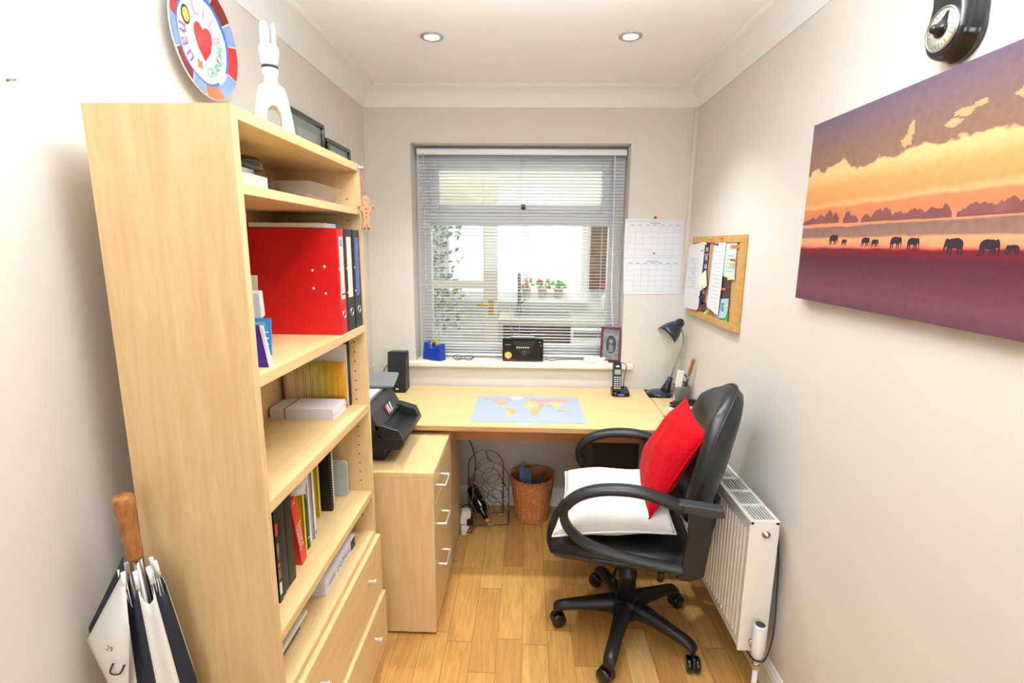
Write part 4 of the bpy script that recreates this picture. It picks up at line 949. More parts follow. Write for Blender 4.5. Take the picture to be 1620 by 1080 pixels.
# cordless phone
px, py = .508, 2.672
t = thing('cordless_phone', 'black cordless phone standing in its charging base on the desk', 'phone', (px, py, DZ))
b = B(); b.prism(rrect(.098, .085, .018, 5), lambda a, c, d: V((px+a*(1-.06*d), py+c*(1-.06*d), DZ+.0005+d*(.022+.14*max(0, c+.02)*2))), 0, 1); b.build('base', 'blackgloss', t, bevel=.003)
hup = V((0, .16, 1)).normalized(); hax = V((1, 0, 0)); hn = hax.cross(hup)
ho = V((px-.020, py-.006, DZ+.022))
fo = ho+hn*.0245
b = B().prism(rrect(.047, .158, .016, 5, 0, .079), lambda a, c, d: ho+hax*a*(1 if d < .9 else .9)+hup*c+hn*(.024*d), 0, 1)
for r in range(6):
    for c in range(3): b.flat(rrect(.010, .006, .002, 2, -.013+.013*c, .020+.0115*r), fo, hax, hup, .0008, 1)
b.flat(circ(.0085, 16, 0, .137, 1.3, .6), fo, hax, hup, .0008, 1)
b.build('handset', ['black', 'alu'], t)
B().flat(rrect(.033, .026, .003, 3, 0, .106), fo, hax, hup, .0006).build('screen', 'lcd', t)
b = B()
for r in range(2):
    for c in range(2): b.flat(rrect(.010, .006, .002, 2, px+.014+.016*c, py-.012+.016*r), (0, 0, DZ+.029+.005*r), (1, 0, 0), (0, 1, 0), .001)
b.build('base_buttons', 'grey', t)
B().flat(circ(.010, 14, px, py-.0405, 1.6, .0), (0, 0, 0), (1, 0, 0), (0, 0, 1), 0) if 0 else None
b = B(); b.prism(rrect(.03, .006, .002, 3, px, DZ+.013), lambda a, c, d: (a, py-.0432+.002*d, c), 0, 1); b.build('blue_light', mk('blue_light', (70, 90, 230), .3, emit=1.2), t)
tag(B().tube(smooth_path([(px+.025, py+.045, DZ+.03), (px+.035, py+.07, DZ+.09), (px+.045, py+.085, DZ+.142), (px+.03, py+.10, DZ+.152), (px+.012, py+.16, DZ+.1485)]), .0022, 6).build('phone_cable', 'black', at=(px+.035, py+.07, DZ+.09)), 'black cable rising from the cordless phone to the sill', 'cable')
tag(B().tube(smooth_path([(.108, 2.86, .879), (.13, 2.85, .878), (.145, 2.835, .877), (.17, 2.86, .8775), (.25, 2.88, .8775), (.33, 2.878, .8775), (.40, 2.90, .8775)]), .0018, 6).build('radio_cable', 'black', at=(.2, 2.87, .8765)), 'thin black cable along the sill from the radio', 'cable')

# black mat, lamp, pen pot, bottle, stapler, paper
b = B(); b.prism([(.655, 2.632), (.768, 2.628), (.835, 2.784), (.660, 2.782)], XY, DZ-.0005, DZ+.002); tag(b.build('black_mat', 'black', at=(.74, 2.70, DZ)), 'thin black mat under the desk lamp', 'mat')
t = thing('desk_lamp', 'navy gooseneck desk lamp with a chrome arm in the corner', 'lamp', (.735, 2.69, DZ+.002))
lz = DZ+.0022; lc = V((.728, 2.695, lz))
B().lathe([(.068, 0), (.070, .006), (.062, .014), (.040, .020), (.02, .026), (.001, .027)], lc, n=40).build('base', 'lampblue', t)
B().lathe([(.030, .0), (.024, .03), (.015, .062), (.012, .085)], lc+V((.028, 0, .014)), (.32, 0, 1), n=24).build('stem_socket', 'lampblue', t)
B().tube(smooth_path([lc+V((.050, 0, .085)), lc+V((.075, .0, .17)), lc+V((.098, 0, .25)), lc+V((.108, 0, .30)), lc+V((.100, 0, .34)), lc+V((.086, 0, .368))]), .0055, 12).build('arm', 'chrome', t)
sd = V((-.70, -.22, -.62)).normalized(); so = lc+V((.088, 0, .398))
sh = B().lathe([(.012, -.012), (.022, -.004), (.026, .012), (.026, .022), (.036, .036), (.048, .062), (.0545, .088), (.057, .112), (.0555, .112), (.053, .088), (.046, .063), (.034, .038), (.02, .03), (.001, .029)], so, sd, n=40, cap=False).build('shade', 'lampblue', t)
B().lathe([(.0553, .1115), (.0527, .088), (.0457, .063), (.0337, .0383), (.0197, .0305), (.001, .0297)], so, sd, n=40, cap=False).build('shade_lining', 'lampin', t)
B().ball(so+sd*.07, .022, 14, sc=(1, 1, 1)).build('bulb', 'white', t)
B().ball(so+sd*(-.004)+V((.004, -.020, 0)), .004, 8).build('screw', 'steel', t)
t = thing('pen_pot', 'silver mesh pen pot beside the desk lamp', 'pen pot', (.803, 2.575, DZ))
b = B(); ro = [rrect(.082-.012*(k == 0), .07-.010*(k == 0), .014, 4) for k in range(2)]
b.rings([[V((.803+a, 2.575+c, DZ+.0005)) for a, c in ro[0]], [V((.803+a, 2.575+c, DZ+.086)) for a, c in ro[1]], [V((.803+a*.96, 2.575+c*.96, DZ+.086)) for a, c in ro[1]], [V((.803+a*.94, 2.575+c*.94, DZ+.004)) for a, c in ro[0]]], sm=False)
b.build('pot', 'mesh', t)
B().tube([V((.803+a, 2.575+c, DZ+.086)) for a, c in ro[1]], .002, 6, closed=True).build('rim', 'steel', t)
PB = V((.803, 2.575, DZ+.006))
def stick(name, lab, cat, p0, p1, r, mats_, build=None):
    t = thing(name, lab, cat, tuple(p0)); return t
Rr = Matrix.Rotation(math.radians(5), 3, 'Y')
tag(B().obox(PB+V((-.017, -.012, .082)), (.034, .012, .160), Rr).build('eraser_block', 'paper2', at=PB+V((-.017, -.012, .002)), bevel=.003), 'cream rectangular block standing in the pen pot', 'block')
t = thing('scissors', 'black handled scissors standing in the pen pot', 'scissors', tuple(PB+V((.008, .012, 0))))
B().prism([(-.006, 0), (.004, 0), (.008, .09), (-.008, .09)], lambda a, c, d: PB+V((.008+a, .012+d, c)), 0, .003).build('blades', 'steel', t)
b = B()
for dx in (-.010, .012): b.tube([PB+V((.008+dx+.009*math.cos(2*PI*k/16), .0135, .112+.022*math.sin(2*PI*k/16))) for k in range(16)], .0032, 8, closed=True)
b.build('finger_loops', 'black', t)
t = thing('palette_knife', 'wooden handled knife with a pale blade standing in the pen pot', 'knife', tuple(PB+V((.02, 0, 0))))
k0 = PB+V((.014, .016, .002)); kd = V((.10, -.30, 1)).normalized(); kx = V((1, 0, -.10)).normalized()
B().prism([(-.006, 0), (.006, 0), (.010, .13), (.006, .145), (-.006, .145), (-.009, .13)], lambda a, c, d: k0+kx*a+kd*c+V((0, d, 0)), 0, .0015).build('blade', 'steel', t)
B().lathe([(.006, .143), (.008, .15), (.0085, .18), (.0075, .22), (.0085, .236), (.006, .243), (.001, .244)], k0+V((0, .0008, 0)), kd, n=14).build('handle', 'handlewood', t)
t = thing('marker_pen', 'dark pen standing at the right of the pen pot', 'pen', tuple(PB+V((.022, -.014, 0))))
B().cyl(PB+V((.016, -.016, .001)), PB+V((.026, -.016, .115)), .0042, n=12).build('barrel', 'black', t); B().cyl(PB+V((.0262, -.016, .1155)), PB+V((.0272, -.016, .128)), .0036, n=12).build('cap', 'darkgrey', t)
t = thing('glue_bottle', 'small white bottle with a pink label beside the pen pot', 'bottle', (.838, 2.655, DZ))
B().lathe([(.015, 0), (.016, .003), (.016, .030), (.0095, .038), (.0095, .042)], (.833, 2.648, DZ)).build('bottle_body', 'white', t); B().lathe([(.0162, .006), (.0162, .020)], (.833, 2.648, DZ), cap=False).build('label_band', 'pinkred', t); B().lathe([(.0105, .042), (.009, .062), (.001, .063)], (.833, 2.648, DZ)).build('cap', 'white', t)
t = thing('stapler', 'black stapler lying in front of the pen pot', 'stapler', (.79, 2.49, DZ))
st = V((.795, 2.492, DZ)); sa = V((.94, .34, 0)).normalized(); sb_ = V((-.34, .94, 0)).normalized()
SF = lambda a, c, d: st+sa*a+V((0, 0, c))+sb_*d
B().prism([(-.07, 0), (.075, 0), (.075, .008), (-.07, .006)], SF, -.016, .016).build('base', 'darkgrey', t, bevel=.002)
B().prism([(-.075, .016), (-.068, .026), (.03, .034), (.07, .030), (.078, .010), (.05, .0085), (-.07, .0105)], SF, -.014, .014).build('top_arm', 'black', t, bevel=.003)
B().prism([(-.072, .0105), (-.05, .0105), (-.05, .0155), (-.074, .0155)], SF, -.0085, .0085).build('nose', 'steel', t)
b = B(); b.prism([(.70, 2.462), (.832, 2.490), (.842, 2.335), (.722, 2.318)], XY, DZ-.0004, DZ+.0012); tag(b.build('paper_sheet', 'paper', at=(.77, 2.40, DZ)), 'white sheet lying on the right end of the desk behind the red cushion', 'paper')

# ------------------------------------------------------------------ things on the sill
SZ = .8745
t = thing('tape_dispenser', 'blue desk tape dispenser with a yellow roll on the sill', 'tape dispenser', (-.525, 2.85, SZ))
ta = V((.87, -.49, 0)).normalized(); tb = V((.49, .87, 0)).normalized(); to_ = V((-.530, 2.835, SZ))
TFn = lambda a, c, d: to_+ta*a*.82+tb*d*.9+V((0, 0, c))
prof = [(-.075, 0), (.080, 0), (.080, .022), (.074, .092), (.058, .094), (.028, .066), (-.010, .068), (-.030, .104), (-.062, .098)]
B().prism(prof, TFn, -.030, .030).build('body', 'bluedisp', t, bevel=.004, seg=3)
B().lathe([(.030, -.010), (.030, .010), (.016, .010), (.016, -.010), (.030, -.010)], TFn(.010, .082, 0), tb, n=32, cap=False).build('tape_roll', 'tape', t)
B().lathe([(.0155, -.011), (.0155, .011), (.001, .011)], TFn(.010, .082, 0), tb, n=24).build('hub', 'bluedisp', t)
t = thing('eyeglasses', 'folded pair of thin wire eyeglasses lying on the sill', 'glasses', (-.36, 2.83, SZ))
b = B(); c = B()
for sx in (-1, 1):
    pts = [V((-.36+sx*.032+.024*math.cos(2*PI*k/20), 2.822+.004*math.cos(2*PI*k/10), SZ+.017+.0155*math.sin(2*PI*k/20))) for k in range(20)]
    b.tube(pts, .0013, 6, closed=True); c.add(pts, [tuple(range(20))])
b.tube(smooth_path([V((-.368, 2.822, SZ+.022)), V((-.36, 2.820, SZ+.026)), V((-.352, 2.822, SZ+.022))]), .0012, 6)
fr = b.build('rims', 'brown', t); c.build('lenses', 'glass', t)
B().tube(smooth_path([V((-.416, 2.823, SZ+.022)), V((-.418, 2.83, SZ+.012)), V((-.37, 2.850, SZ+.004)), V((-.31, 2.852, SZ+.002))]), .0015, 6).build('temple', 'brown', t)
B().tube(smooth_path([V((-.304, 2.823, SZ+.022)), V((-.302, 2.83, SZ+.012)), V((-.35, 2.842, SZ+.004)), V((-.41, 2.844, SZ+.002))]), .0015, 6).build('temple', 'brown', t)
t = thing('radio', 'black table radio with a yellow sticker and raised aerial on the sill', 'radio', (-.02, 2.835, SZ))
RX0, RX1, RY = -.136, .094, 2.812
B().prism(rrect(RX1-RX0, .134, .010, 4, (RX0+RX1)/2, SZ+.0675), lambda a, c, d: (a, d, c), RY, RY+.045).build('case', 'blackgloss', t, bevel=.004, seg=3)
fo = V((0, RY, SZ)); ax, ay = (1, 0, 0), (0, 0, 1)
B().flat([(-.062, .088), (.040, .088), (.034, .112), (-.056, .112)], fo, ax, ay, .0008).build('display', 'lcdark', t)
b = B(); b.flat([(-.080, .116), (.052, .116), (-.004, .026), (-.024, .026)], fo, ax, ay, .0004); b.build('front_panel', 'black', t)
b = B(); [b.flat([(-.058+.0125*k, .077), (-.051+.0125*k, .077), (-.0495+.0125*k, .084), (-.0565+.0125*k, .084)], fo, ax, ay, .0012) for k in range(6)]
for x, z in ((.074, .112), (.080, .094)): b.flat(circ(.0028, 10, x, z), fo, ax, ay, .001)
b.build('buttons', 'white', t)
B().lathe([(.0165, 0), (.0165, .004), (.014, .006), (.001, .0062)], (-.014, RY-.0005, SZ+.050), (0, -1, 0), n=24).build('knob', 'darkgrey', t)
B().flat(circ(.020, 28, -.1035, .036), fo, ax, ay, .0008).build('sticker', 'stickeryellow', t); B().flat(circ(.0125, 24, -.1035, .036, 1.0, .8), fo, ax, ay, .0012).build('sticker_centre', 'mapblue', t)
b = B(); [b.flat([(x, .0075), (x+w, .0075), (x+w, .012), (x, .012)], fo, ax, ay, .0008) for x, w in ((-.124, .008), (-.110, .012), (-.094, .014), (-.074, .012))]; b.build('red_print', 'redink', t)
b = B(); b.flat([(-.122, .094), (-.088, .094), (-.088, .099), (-.122, .099)], fo, ax, ay, .0008); b.build('name_print', 'grey', t)
B().tube(smooth_path([V((-.085, RY+.02, SZ+.134)), V((-.083, RY+.02, SZ+.1395)), V((.04, RY+.02, SZ+.1395)), V((.042, RY+.02, SZ+.134))], 3), .0038, 8).build('carry_bar', 'steel', t)
B().tube([V((-.082, RY+.03, SZ+.134)), V((-.086, RY+.031, SZ+.20)), V((-.098, RY+.033, SZ+.325))], [.0022, .0018, .0012], 8).build('aerial', 'steel', t)
t = thing('framed_photo', 'maroon picture frame with an oval grey photo at the right of the sill', 'photo frame', (.48, 2.86, SZ))
pa = V((.97, -.20, 0)).normalized(); pu = V((.06, .13, 1)); pu = (pu-pa*pu.dot(pa)).normalized(); pnn = pa.cross(pu); po = V((.475, 2.834, SZ+.002))
PF = lambda a, c, d: po+pa*a+pu*c+pnn*d
b = B(); w, h, e = .058, .198, .013
for a0, a1, c0, c1 in ((-w, w, 0, e), (-w, w, h-e, h), (-w, -w+e, e, h-e), (w-e, w, e, h-e)): b.prism([(a0, c0), (a1, c0), (a1, c1), (a0, c1)], PF, 0, .014)
b.build('frame', 'maroon', t, bevel=.002)
B().prism([(-w+e, e), (w-e, e), (w-e, h-e), (-w+e, h-e)], PF, .001, .008).build('mount', 'photo', t)
B().flat(circ(.028, 28, 0, .098, 1, 1.9), PF(0, 0, .0085), pa, pu).build('picture', 'photodark', t)
b = B(); b.flat(circ(.011, 20, 0, .115, 1, 1.3), PF(0, 0, .009), pa, pu); b.flat([(-.016, .055), (.016, .055), (.009, .098), (-.009, .098)], PF(0, 0, .009), pa, pu); b.build('portrait', 'photo', t)
B().tube([PF(.029*math.cos(2*PI*k/28), .098+.055*math.sin(2*PI*k/28), .009) for k in range(28)], .0013, 6, closed=True).build('oval_rim', 'steel', t)
B().prism([(-.02, .02), (.02, .02), (.012, .15), (-.012, .15)], lambda a, c, d: po+pa*a+V((0, .034*(1-c/.15)+.013*c/.15+.008+d, c*.97)), 0, .003).build('stand', 'maroon', t)
for i, (dx, dy, dz, rz, th, lab) in enumerate(((0, 0, 0, -.15, .010, 'pale booklet at the bottom of the small pile by the photo frame'), (-.008, .002, .0105, -.35, .009, 'cream notepad in the middle of the small pile by the photo frame'), (.004, .004, .020, .05, .007, 'white notepad on top of the small pile by the photo frame'))):
    c = V((.395+dx, 2.838+dy, SZ+dz)); Rz = Matrix.Rotation(rz, 3, 'Z')
    b = B(); b.obox(c+V((0, 0, th/2)), (.135-.02*i, .068-.008*i, th), Rz)
    tag(b.build('notepad', ['paper2', 'postit', 'paper'][i], at=c, bevel=.001), lab, 'notepad', 'notepads on the sill')

# ------------------------------------------------------------------ calendar
t = thing('wall_calendar', 'white month planner with two pages hanging right of the window', 'calendar', (.675, D-.004, 1.26))
b = B(); b.prism([(.518, 1.462), (.828, 1.466), (.826, 1.662), (.516, 1.660)], lambda a, c, d: (a, D-.002-d, c), 0, .003); b.build('upper_page', 'paper', t)
b = B(); b.prism([(.526, 1.262), (.826, 1.268), (.828, 1.464), (.518, 1.460)], lambda a, c, d: (a, D-.001-d, c), 0, .002); b.build('lower_page', 'paper', t)
b = B(); fo = V((0, D-.0054, 0))
for z0, z1, off in ((1.475, 1.625, 0), (1.28, 1.425, 0)):
    for k in range(8): x = .535+k*.040; b.flat([(x, z0), (x+.0008, z0), (x+.0008, z1), (x, z1)], fo, (1, 0, 0), (0, 0, 1), 0)
    for k in range(6): z = z0+(z1-z0)*k/5; b.flat([(.535, z), (.815, z), (.815, z+.0008), (.535, z+.0008)], fo, (1, 0, 0), (0, 0, 1), 0)
    for k in range(7): b.flat([(.545+k*.040, z1+.006), (.567+k*.040, z1+.006), (.567+k*.040, z1+.010), (.545+k*.040, z1+.010)], fo, (1, 0, 0), (0, 0, 1), .0002, 0)
    b.flat([(.645, z1+.015), (.705, z1+.015), (.705, z1+.020), (.645, z1+.020)], fo, (1, 0, 0), (0, 0, 1), .0002, 0)
b.flat([(.672, 1.482), (.684, 1.482), (.684, 1.487), (.672, 1.487)], fo, (1, 0, 0), (0, 0, 1), .0003, 1)
b.build('printed_grid', ['inkgrey', 'ink'], t)
B().box(.516, .828, D-.009, D-.001, 1.655, 1.664).build('binding_strip', 'paper', t)
def pin(p, n, mat, lab, grp, s=1.0):
    t = thing('push_pin', lab, 'pin', tuple(p), group=grp); p = V(p); n = V(n)
    B().cyl(p-n*.002, p+n*.006*s, .0008, n=6).build('needle', 'steel', t)
    B().lathe([(.0052*s, .002), (.0052*s, .0035), (.003*s, .005), (.0028*s, .011), (.0046*s, .014), (.0046*s, .0165), (.001, .017)], p, n, n=14).build('head', mat, t)
pin((.672, D-.008, 1.672), (0, -1, 0), 'pinkred', 'red pin holding up the white calendar', 'loose pins', 1.35)

# ------------------------------------------------------------------ cork pin board on the right wall
CY0, CY1, CZ0, CZ1 = 2.058, 2.690, 1.180, 1.571
t = thing('pin_board', 'wood-framed cork pin board covered in papers on the right wall', 'pin board', (XR, 2.37, CZ0))
b = B(); w = .030; x0, x1 = XR-.020, XR-.001
b.box(x0, x1, CY0, CY1, CZ0, CZ0+w); b.box(x0, x1, CY0, CY1, CZ1-w, CZ1); b.box(x0, x1, CY0, CY0+w, CZ0+w, CZ1-w); b.box(x0, x1, CY1-w, CY1, CZ0+w, CZ1-w)
b.build('frame', 'oakframe', t, bevel=.002)
B().box(XR-.012, XR-.001, CY0+w, CY1-w, CZ0+w, CZ1-w).build('cork_panel', 'cork', t)
CX = XR-.0125
def pinned(name, lab, cat, poly, mat, x=0, lines=(), lm='inkgrey', curl=0):
    # poly in (y, z); stands a little off the board
    b = B(); zt = max(c for a, c in poly)
    fn = lambda a, c, d: V((CX-.0012-x-curl*max(0, zt-c)-d, a, c))
    b.prism(poly, fn, 0, .0008)
    for y0, y1, z0, z1, m in lines: b.add([fn(y0, z0, .0012), fn(y1, z0, .0012), fn(y1, z1, .0012), fn(y0, z1, .0012)], [(0, 1, 2, 3)], m)
    return tag(b.build(name, [mat, lm, 'ink', 'orange', 'skyblue'], at=(CX-x, poly[0][0], poly[0][1])), lab, cat)
pinned('paper_sheet', 'long white typed list hanging past the left edge of the cork board', 'paper', [(2.52, 1.215), (2.74, 1.205), (2.735, 1.50), (2.72, 1.53), (2.49, 1.545), (2.50, 1.23)], 'paper', .006, [(2.58, 2.70-.02*((k*5) % 4), 1.46-.012*k, 1.463-.012*k, 1) for k in range(13)]+[(2.50, 2.54, 1.50, 1.506, 4)], curl=.02)
pinned('printed_strip', 'dark printed strip showing behind the long white list', 'paper', [(2.455, 1.25), (2.50, 1.25), (2.49, 1.545), (2.445, 1.54)], 'purple', .001, [(2.455, 2.49, 1.30+.04*k, 1.32+.04*k, 1) for k in range(6)])
pinned('sticky_note', 'tilted cream note pinned near the middle of the cork board', 'note', [(2.395, 1.345), (2.47, 1.315), (2.53, 1.375), (2.435, 1.415)], 'postit', .012, curl=.05)
pinned('receipt', 'long white receipt hanging down the middle of the cork board', 'paper', [(2.235, 1.225), (2.385, 1.250), (2.375, 1.543), (2.235, 1.543)], 'paper', .004, [(2.26, 2.35-.02*((k*7) % 3), 1.50-.017*k, 1.502-.017*k, 1) for k in range(14)], curl=.03)
pinned('paper_sheet', 'pale green sheet with orange print at the top right of the cork board', 'paper', [(2.115, 1.39), (2.25, 1.40), (2.25, 1.545), (2.125, 1.545)], 'palegreen', .001, [(2.10, 2.19, 1.515, 1.530, 3)]+[(2.14, 2.21, 1.42+.016*k, 1.424+.016*k, 1) for k in range(5)], curl=.02)
pinned('photo_card', 'dark brown card below the pale green sheet', 'card', [(2.155, 1.285), (2.24, 1.285), (2.24, 1.39), (2.155, 1.395)], 'brown', .001)
pinned('paper_sheet', 'folded pale blue sheet under the brown card', 'paper', [(2.165, 1.225), (2.24, 1.215), (2.24, 1.30), (2.155, 1.31), (2.15, 1.26)], 'paleblue', .003, [(2.19, 2.225, 1.25, 1.285, 4)], curl=.06)
pinned('leaflet', 'small dark purple leaflet at the bottom left of the cork board', 'leaflet', [(2.42, 1.212), (2.50, 1.212), (2.50, 1.262), (2.42, 1.258)], 'brown', .001)
pinned('leaflet', 'purple leaflet beside the green card at the bottom of the cork board', 'leaflet', [(2.235, 1.206), (2.315, 1.212), (2.32, 1.262), (2.24, 1.258)], 'maplilac', .0025, [(2.25, 2.30, 1.22, 1.245, 2)])
pinned('leaflet', 'bright green card at the bottom right of the cork board', 'card', [(2.150, 1.202), (2.222, 1.206), (2.222, 1.248), (2.150, 1.25)], 'brightgreen', .004)
for (y, z, m, lab) in ((2.41, 1.558, 'pingreen', 'green pin on the top frame of the cork board'), (2.275, 1.560, 'orange', 'orange pin on the top frame of the cork board'), (2.475, 1.535, 'pinyellow', 'yellow pin at the top of the long white list'),
        (2.44, 1.485, 'orange', 'orange pin on the cork between the two long papers'), (2.325, 1.533, 'ink', 'dark pin at the top of the long receipt'), (2.125, 1.470, 'pinkred', 'red pin at the right edge of the pale green sheet'),
        (2.13, 1.450, 'pinyellow', 'yellow pin just under the red pin by the green sheet'), (2.14, 1.392, 'pinyellow', 'yellow pin near the lower corner of the green sheet'), (2.20, 1.345, 'orange', 'orange pin in the brown card'),
        (2.15, 1.318, 'ink', 'black pin right of the brown card'), (2.16, 1.275, 'pinyellow', 'yellow pin on the pale blue sheet'), (2.475, 1.285, 'ink', 'black pin at the lower right of the long white list'),
        (2.445, 1.335, 'pinyellow', 'yellow pin under the tilted cream note'), (2.37, 1.225, 'pingreen', 'green pin at the bottom of the cork board'), (2.385, 1.218, 'pinyellow', 'yellow pin beside the green pin at the board bottom')):
    big = 1.2
    off = .018 if (2.3 > y > 2.1 and z > 1.55) or z > 1.55 else .013
    pin((XR-.020 if z > 1.55 else CX-.006, y, z), (-1, 0, 0), m, lab, 'pins on the cork board', big)

# ------------------------------------------------------------------ painting
PY_0, PY_1, PZ_0, PZ_1 = .60, 1.600, 1.370, 1.871
t = thing('canvas_painting', 'wide canvas painting of elephants crossing a plain at sunset', 'painting', (XR-.032, 1.28, PZ_0))
B().box(XR-.032, XR-.004, PY_0, PY_1, PZ_0, PZ_1).build('stretcher', 'canvas_edge', t)
ele = [(-1.0, .62), (-.98, .30), (-.94, .02), (-.78, .0), (-.76, .34), (-.66, .40), (-.62, .05), (-.46, .05), (-.42, .42), (.02, .40), (.04, .02), (.20, .0), (.24, .36), (.34, .36), (.38, .06), (.54, .06), (.56, .50), (.70, .48), (.80, .30), (.86, .06), (.94, .08), (.92, .34), (.88, .66), (.80, .88), (.62, 1.0), (.44, .92), (.30, .96), (0, .98), (-.4, 1.0), (-.75, .92), (-.95, .78)]
b = B()
def painted(poly, y, z, sx, sz, flip=1, m=0, off=.0004): b.flat([(-(y)+flip*a*sx, z+c*sz) for a, c in poly], (XR-.0325, 0, 0), (0, -1, 0), (0, 0, 1), off, m)
for y, z, s, fl in ((1.434, 1.529, .028, 1), (1.386, 1.5285, .016, 1), (1.300, 1.525, .023, 1), (1.265, 1.524, .019, 1), (1.194, 1.521, .027, 1), (1.141, 1.519, .026, 1), (1.037, 1.509, .034, -1), (.955, 1.509, .031, 1), (.912, 1.511, .019, -1), (.80, 1.508, .026, 1)):
    painted(ele, y, z, s*.72, s, fl)
rnd = random.Random(9)
def tree(y, z, w, h):
    n = 22; top = []
    for k in range(n+1):
        u = k/n; top.append((-1+2*u, (.35+.65*abs(math.sin(u*PI*1.0)))*(.72+.28*rnd.random())))
    painted([(-1, 0)]+top+[(1, 0)], y, z-.009, w, h*(.72 if y > 1.05 else .46), 1, 1, .0002+.00004*(len(b.f) % 9))
for y, z, w, h in ((1.58, 1.597, .022, .02), (1.55, 1.598, .03, .03), (1.51, 1.598, .03, .04), (1.47, 1.598, .022, .055), (1.44, 1.597, .018, .045), (1.385, 1.595, .018, .05), (1.36, 1.595, .02, .03), (1.31, 1.594, .02, .03), (1.265, 1.594, .03, .045), (1.24, 1.594, .02, .05), (1.20, 1.593, .03, .032), (1.15, 1.593, .04, .036), (1.10, 1.592, .03, .036), (1.07, 1.592, .018, .042), (.99, 1.592, .05, .06), (.93, 1.592, .04, .065), (.85, 1.592, .06, .05)): tree(y, z, w, h)
def puff(y, z, w, h, seed):
    pts = []
    for k in range(44):
        a = 2*PI*k/44; q = 1+.55*noise.noise(V((1.7*math.cos(a)+seed, 1.7*math.sin(a), seed)))+.35*noise.noise(V((5*math.cos(a), 5*math.sin(a)+seed, 2)))
        pts.append((-(y-w*q*math.cos(a)), z+h*q*math.sin(a)))
    b.flat(pts, (XR-.0325, 0, 0), (0, -1, 0), (0, 0, 1), .00022+.00003*seed, 2)
for i, p in enumerate(((1.205, 1.755, .018, .012), (1.197, 1.777, .010, .014), (1.085, 1.765, .022, .008), (1.06, 1.780, .026, .008), (1.025, 1.787, .018, .005), (.935, 1.782, .024, .008), (.88, 1.785, .03, .01))): puff(*p, i)
b.m = [m+1 for m in b.m]; b.add([(XR-.0325, PY_1, PZ_0), (XR-.0325, PY_0, PZ_0), (XR-.0325, PY_0, PZ_1), (XR-.0325, PY_1, PZ_1)], [(0, 1, 2, 3)]); b.build('picture', ['painting', 'silhouette', 'treepaint', 'cloudpaint'], t)

# ------------------------------------------------------------------ bakelite timer above the painting
TY, TZ = 1.134, 1.950
t = thing('wall_timer', 'glossy black wall timer with a cream dial above the painting', 'timer', (XR, TY, TZ))
def tout(k, s):     # outline: round foot narrowing to a waist, wider again above
    pts = []
    for i in range(25):
        a = PI+PI*i/24; pts.append((.050*math.cos(a), -.010+.048*math.sin(a)))
    pts += [(.048, .03), (.042, .06), (.046, .09), (.05, .13), (.05, .20), (-.05, .20), (-.05, .13), (-.046, .09), (-.042, .06), (-.048, .03)]
    return [(a*s, c*s) for a, c in pts]
R = []
for x, s in ((XR-.001, 1.06), (XR-.014, 1.06), (XR-.016, 1.0), (XR-.034, .98), (XR-.043, .90), (XR-.045, .80)): R.append([V((x, TY-a, TZ+c)) for a, c in tout(0, s)])
B().rings(R).build('case', 'bakelite', t)
dc = V((XR-.0455, TY, TZ)); dn = V((-1, 0, 0)); dax = V((0, -1, 0)); day = V((0, 0, 1))
B().lathe([(.040, -.004), (.0415, .002), (.0395, .0045), (.037, .003)], dc, dn, n=40, cap=False).build('dial_rim', 'chrome', t)
B().lathe([(.0385, -.002), (.0385, .0018), (.001, .0019)], dc, dn, n=40).build('dial', 'dial', t)
b = B()
for k in range(24):
    a = 2*PI*k/24; r0, r1 = (.028, .033) if k % 2 else (.026, .034)
    p = V((math.cos(a), math.sin(a))); q = V((-p.y, p.x))*.0006
    b.flat([tuple(p*r0-q), tuple(p*r0+q), tuple(p*r1+q), tuple(p*r1-q)], dc, dax, day, .0025)
b.build('dial_marks', 'ink', t)
kn = B().lathe([(.016, .002), (.0165, .006), (.013, .010), (.009, .013), (.008, .020), (.005, .0225), (.001, .023)], dc, dn, n=32).build('knob', 'bakelite', t)
B().prism([(-.011, .006), (.013, -.002), (.015, .028)], lambda a, c, d: dc+dax*a+day*c+dn*d, .0025, .006).build('pointer', 'bakelite', kn)

# ------------------------------------------------------------------ radiator
t = thing('radiator', 'white ribbed panel radiator with a top grille on the right wall', 'radiator', (.775, 1.84, .1))
GX0, GX1, GY0, GY1, GZ0, GZ1 = .729, .824, 1.526, 2.16, .177, .656
def ribs(xf, sgn):
    b = B(); prof = [(GY0+.012, 0)]
    n = 23; p = (GY1-GY0-.05)/n
    for k in range(n):
        y = GY0+.025+k*p; prof += [(y+.002, 0), (y+.007, .009), (y+.014, .009), (y+.019, 0)]
    prof += [(GY1-.012, 0)]
    zz = [(GZ0+.004, 0), (GZ0+.028, 0), (GZ0+.042, 1), (GZ1-.058, 1), (GZ1-.044, 0), (GZ1-.006, 0)]
    vs = [V((xf+sgn*d*f, y, z)) for z, f in zz for y, d in prof]; m = len(prof)
    b.add(vs, [(j*m+i, j*m+i+1, (j+1)*m+i+1, (j+1)*m+i) for j in range(len(zz)-1) for i in range(m-1)]); return b
ob = ribs(GX0+.004, 1).build('front_panel', 'rad', t); md = ob.modifiers.new('thickness', 'SOLIDIFY'); md.thickness = .0012
B().box(GX1-.014, GX1-.008, GY0+.012, GY1-.012, GZ0+.01, GZ1-.02).build('rear_panel', 'rad', t)
B().box(GX0+.02, GX1-.018, GY0+.03, GY1-.03, GZ0+.03, GZ1-.03).build('convector', 'raddark', t)
b = B(); b.box(GX0, GX1, GY0, GY0+.010, GZ0, GZ1-.002); b.build('side_cover', 'rad', t, bevel=.002); b = B(); b.box(GX0, GX1, GY1-.010, GY1, GZ0, GZ1-.002); b.build('side_cover', 'rad', t, bevel=.002)
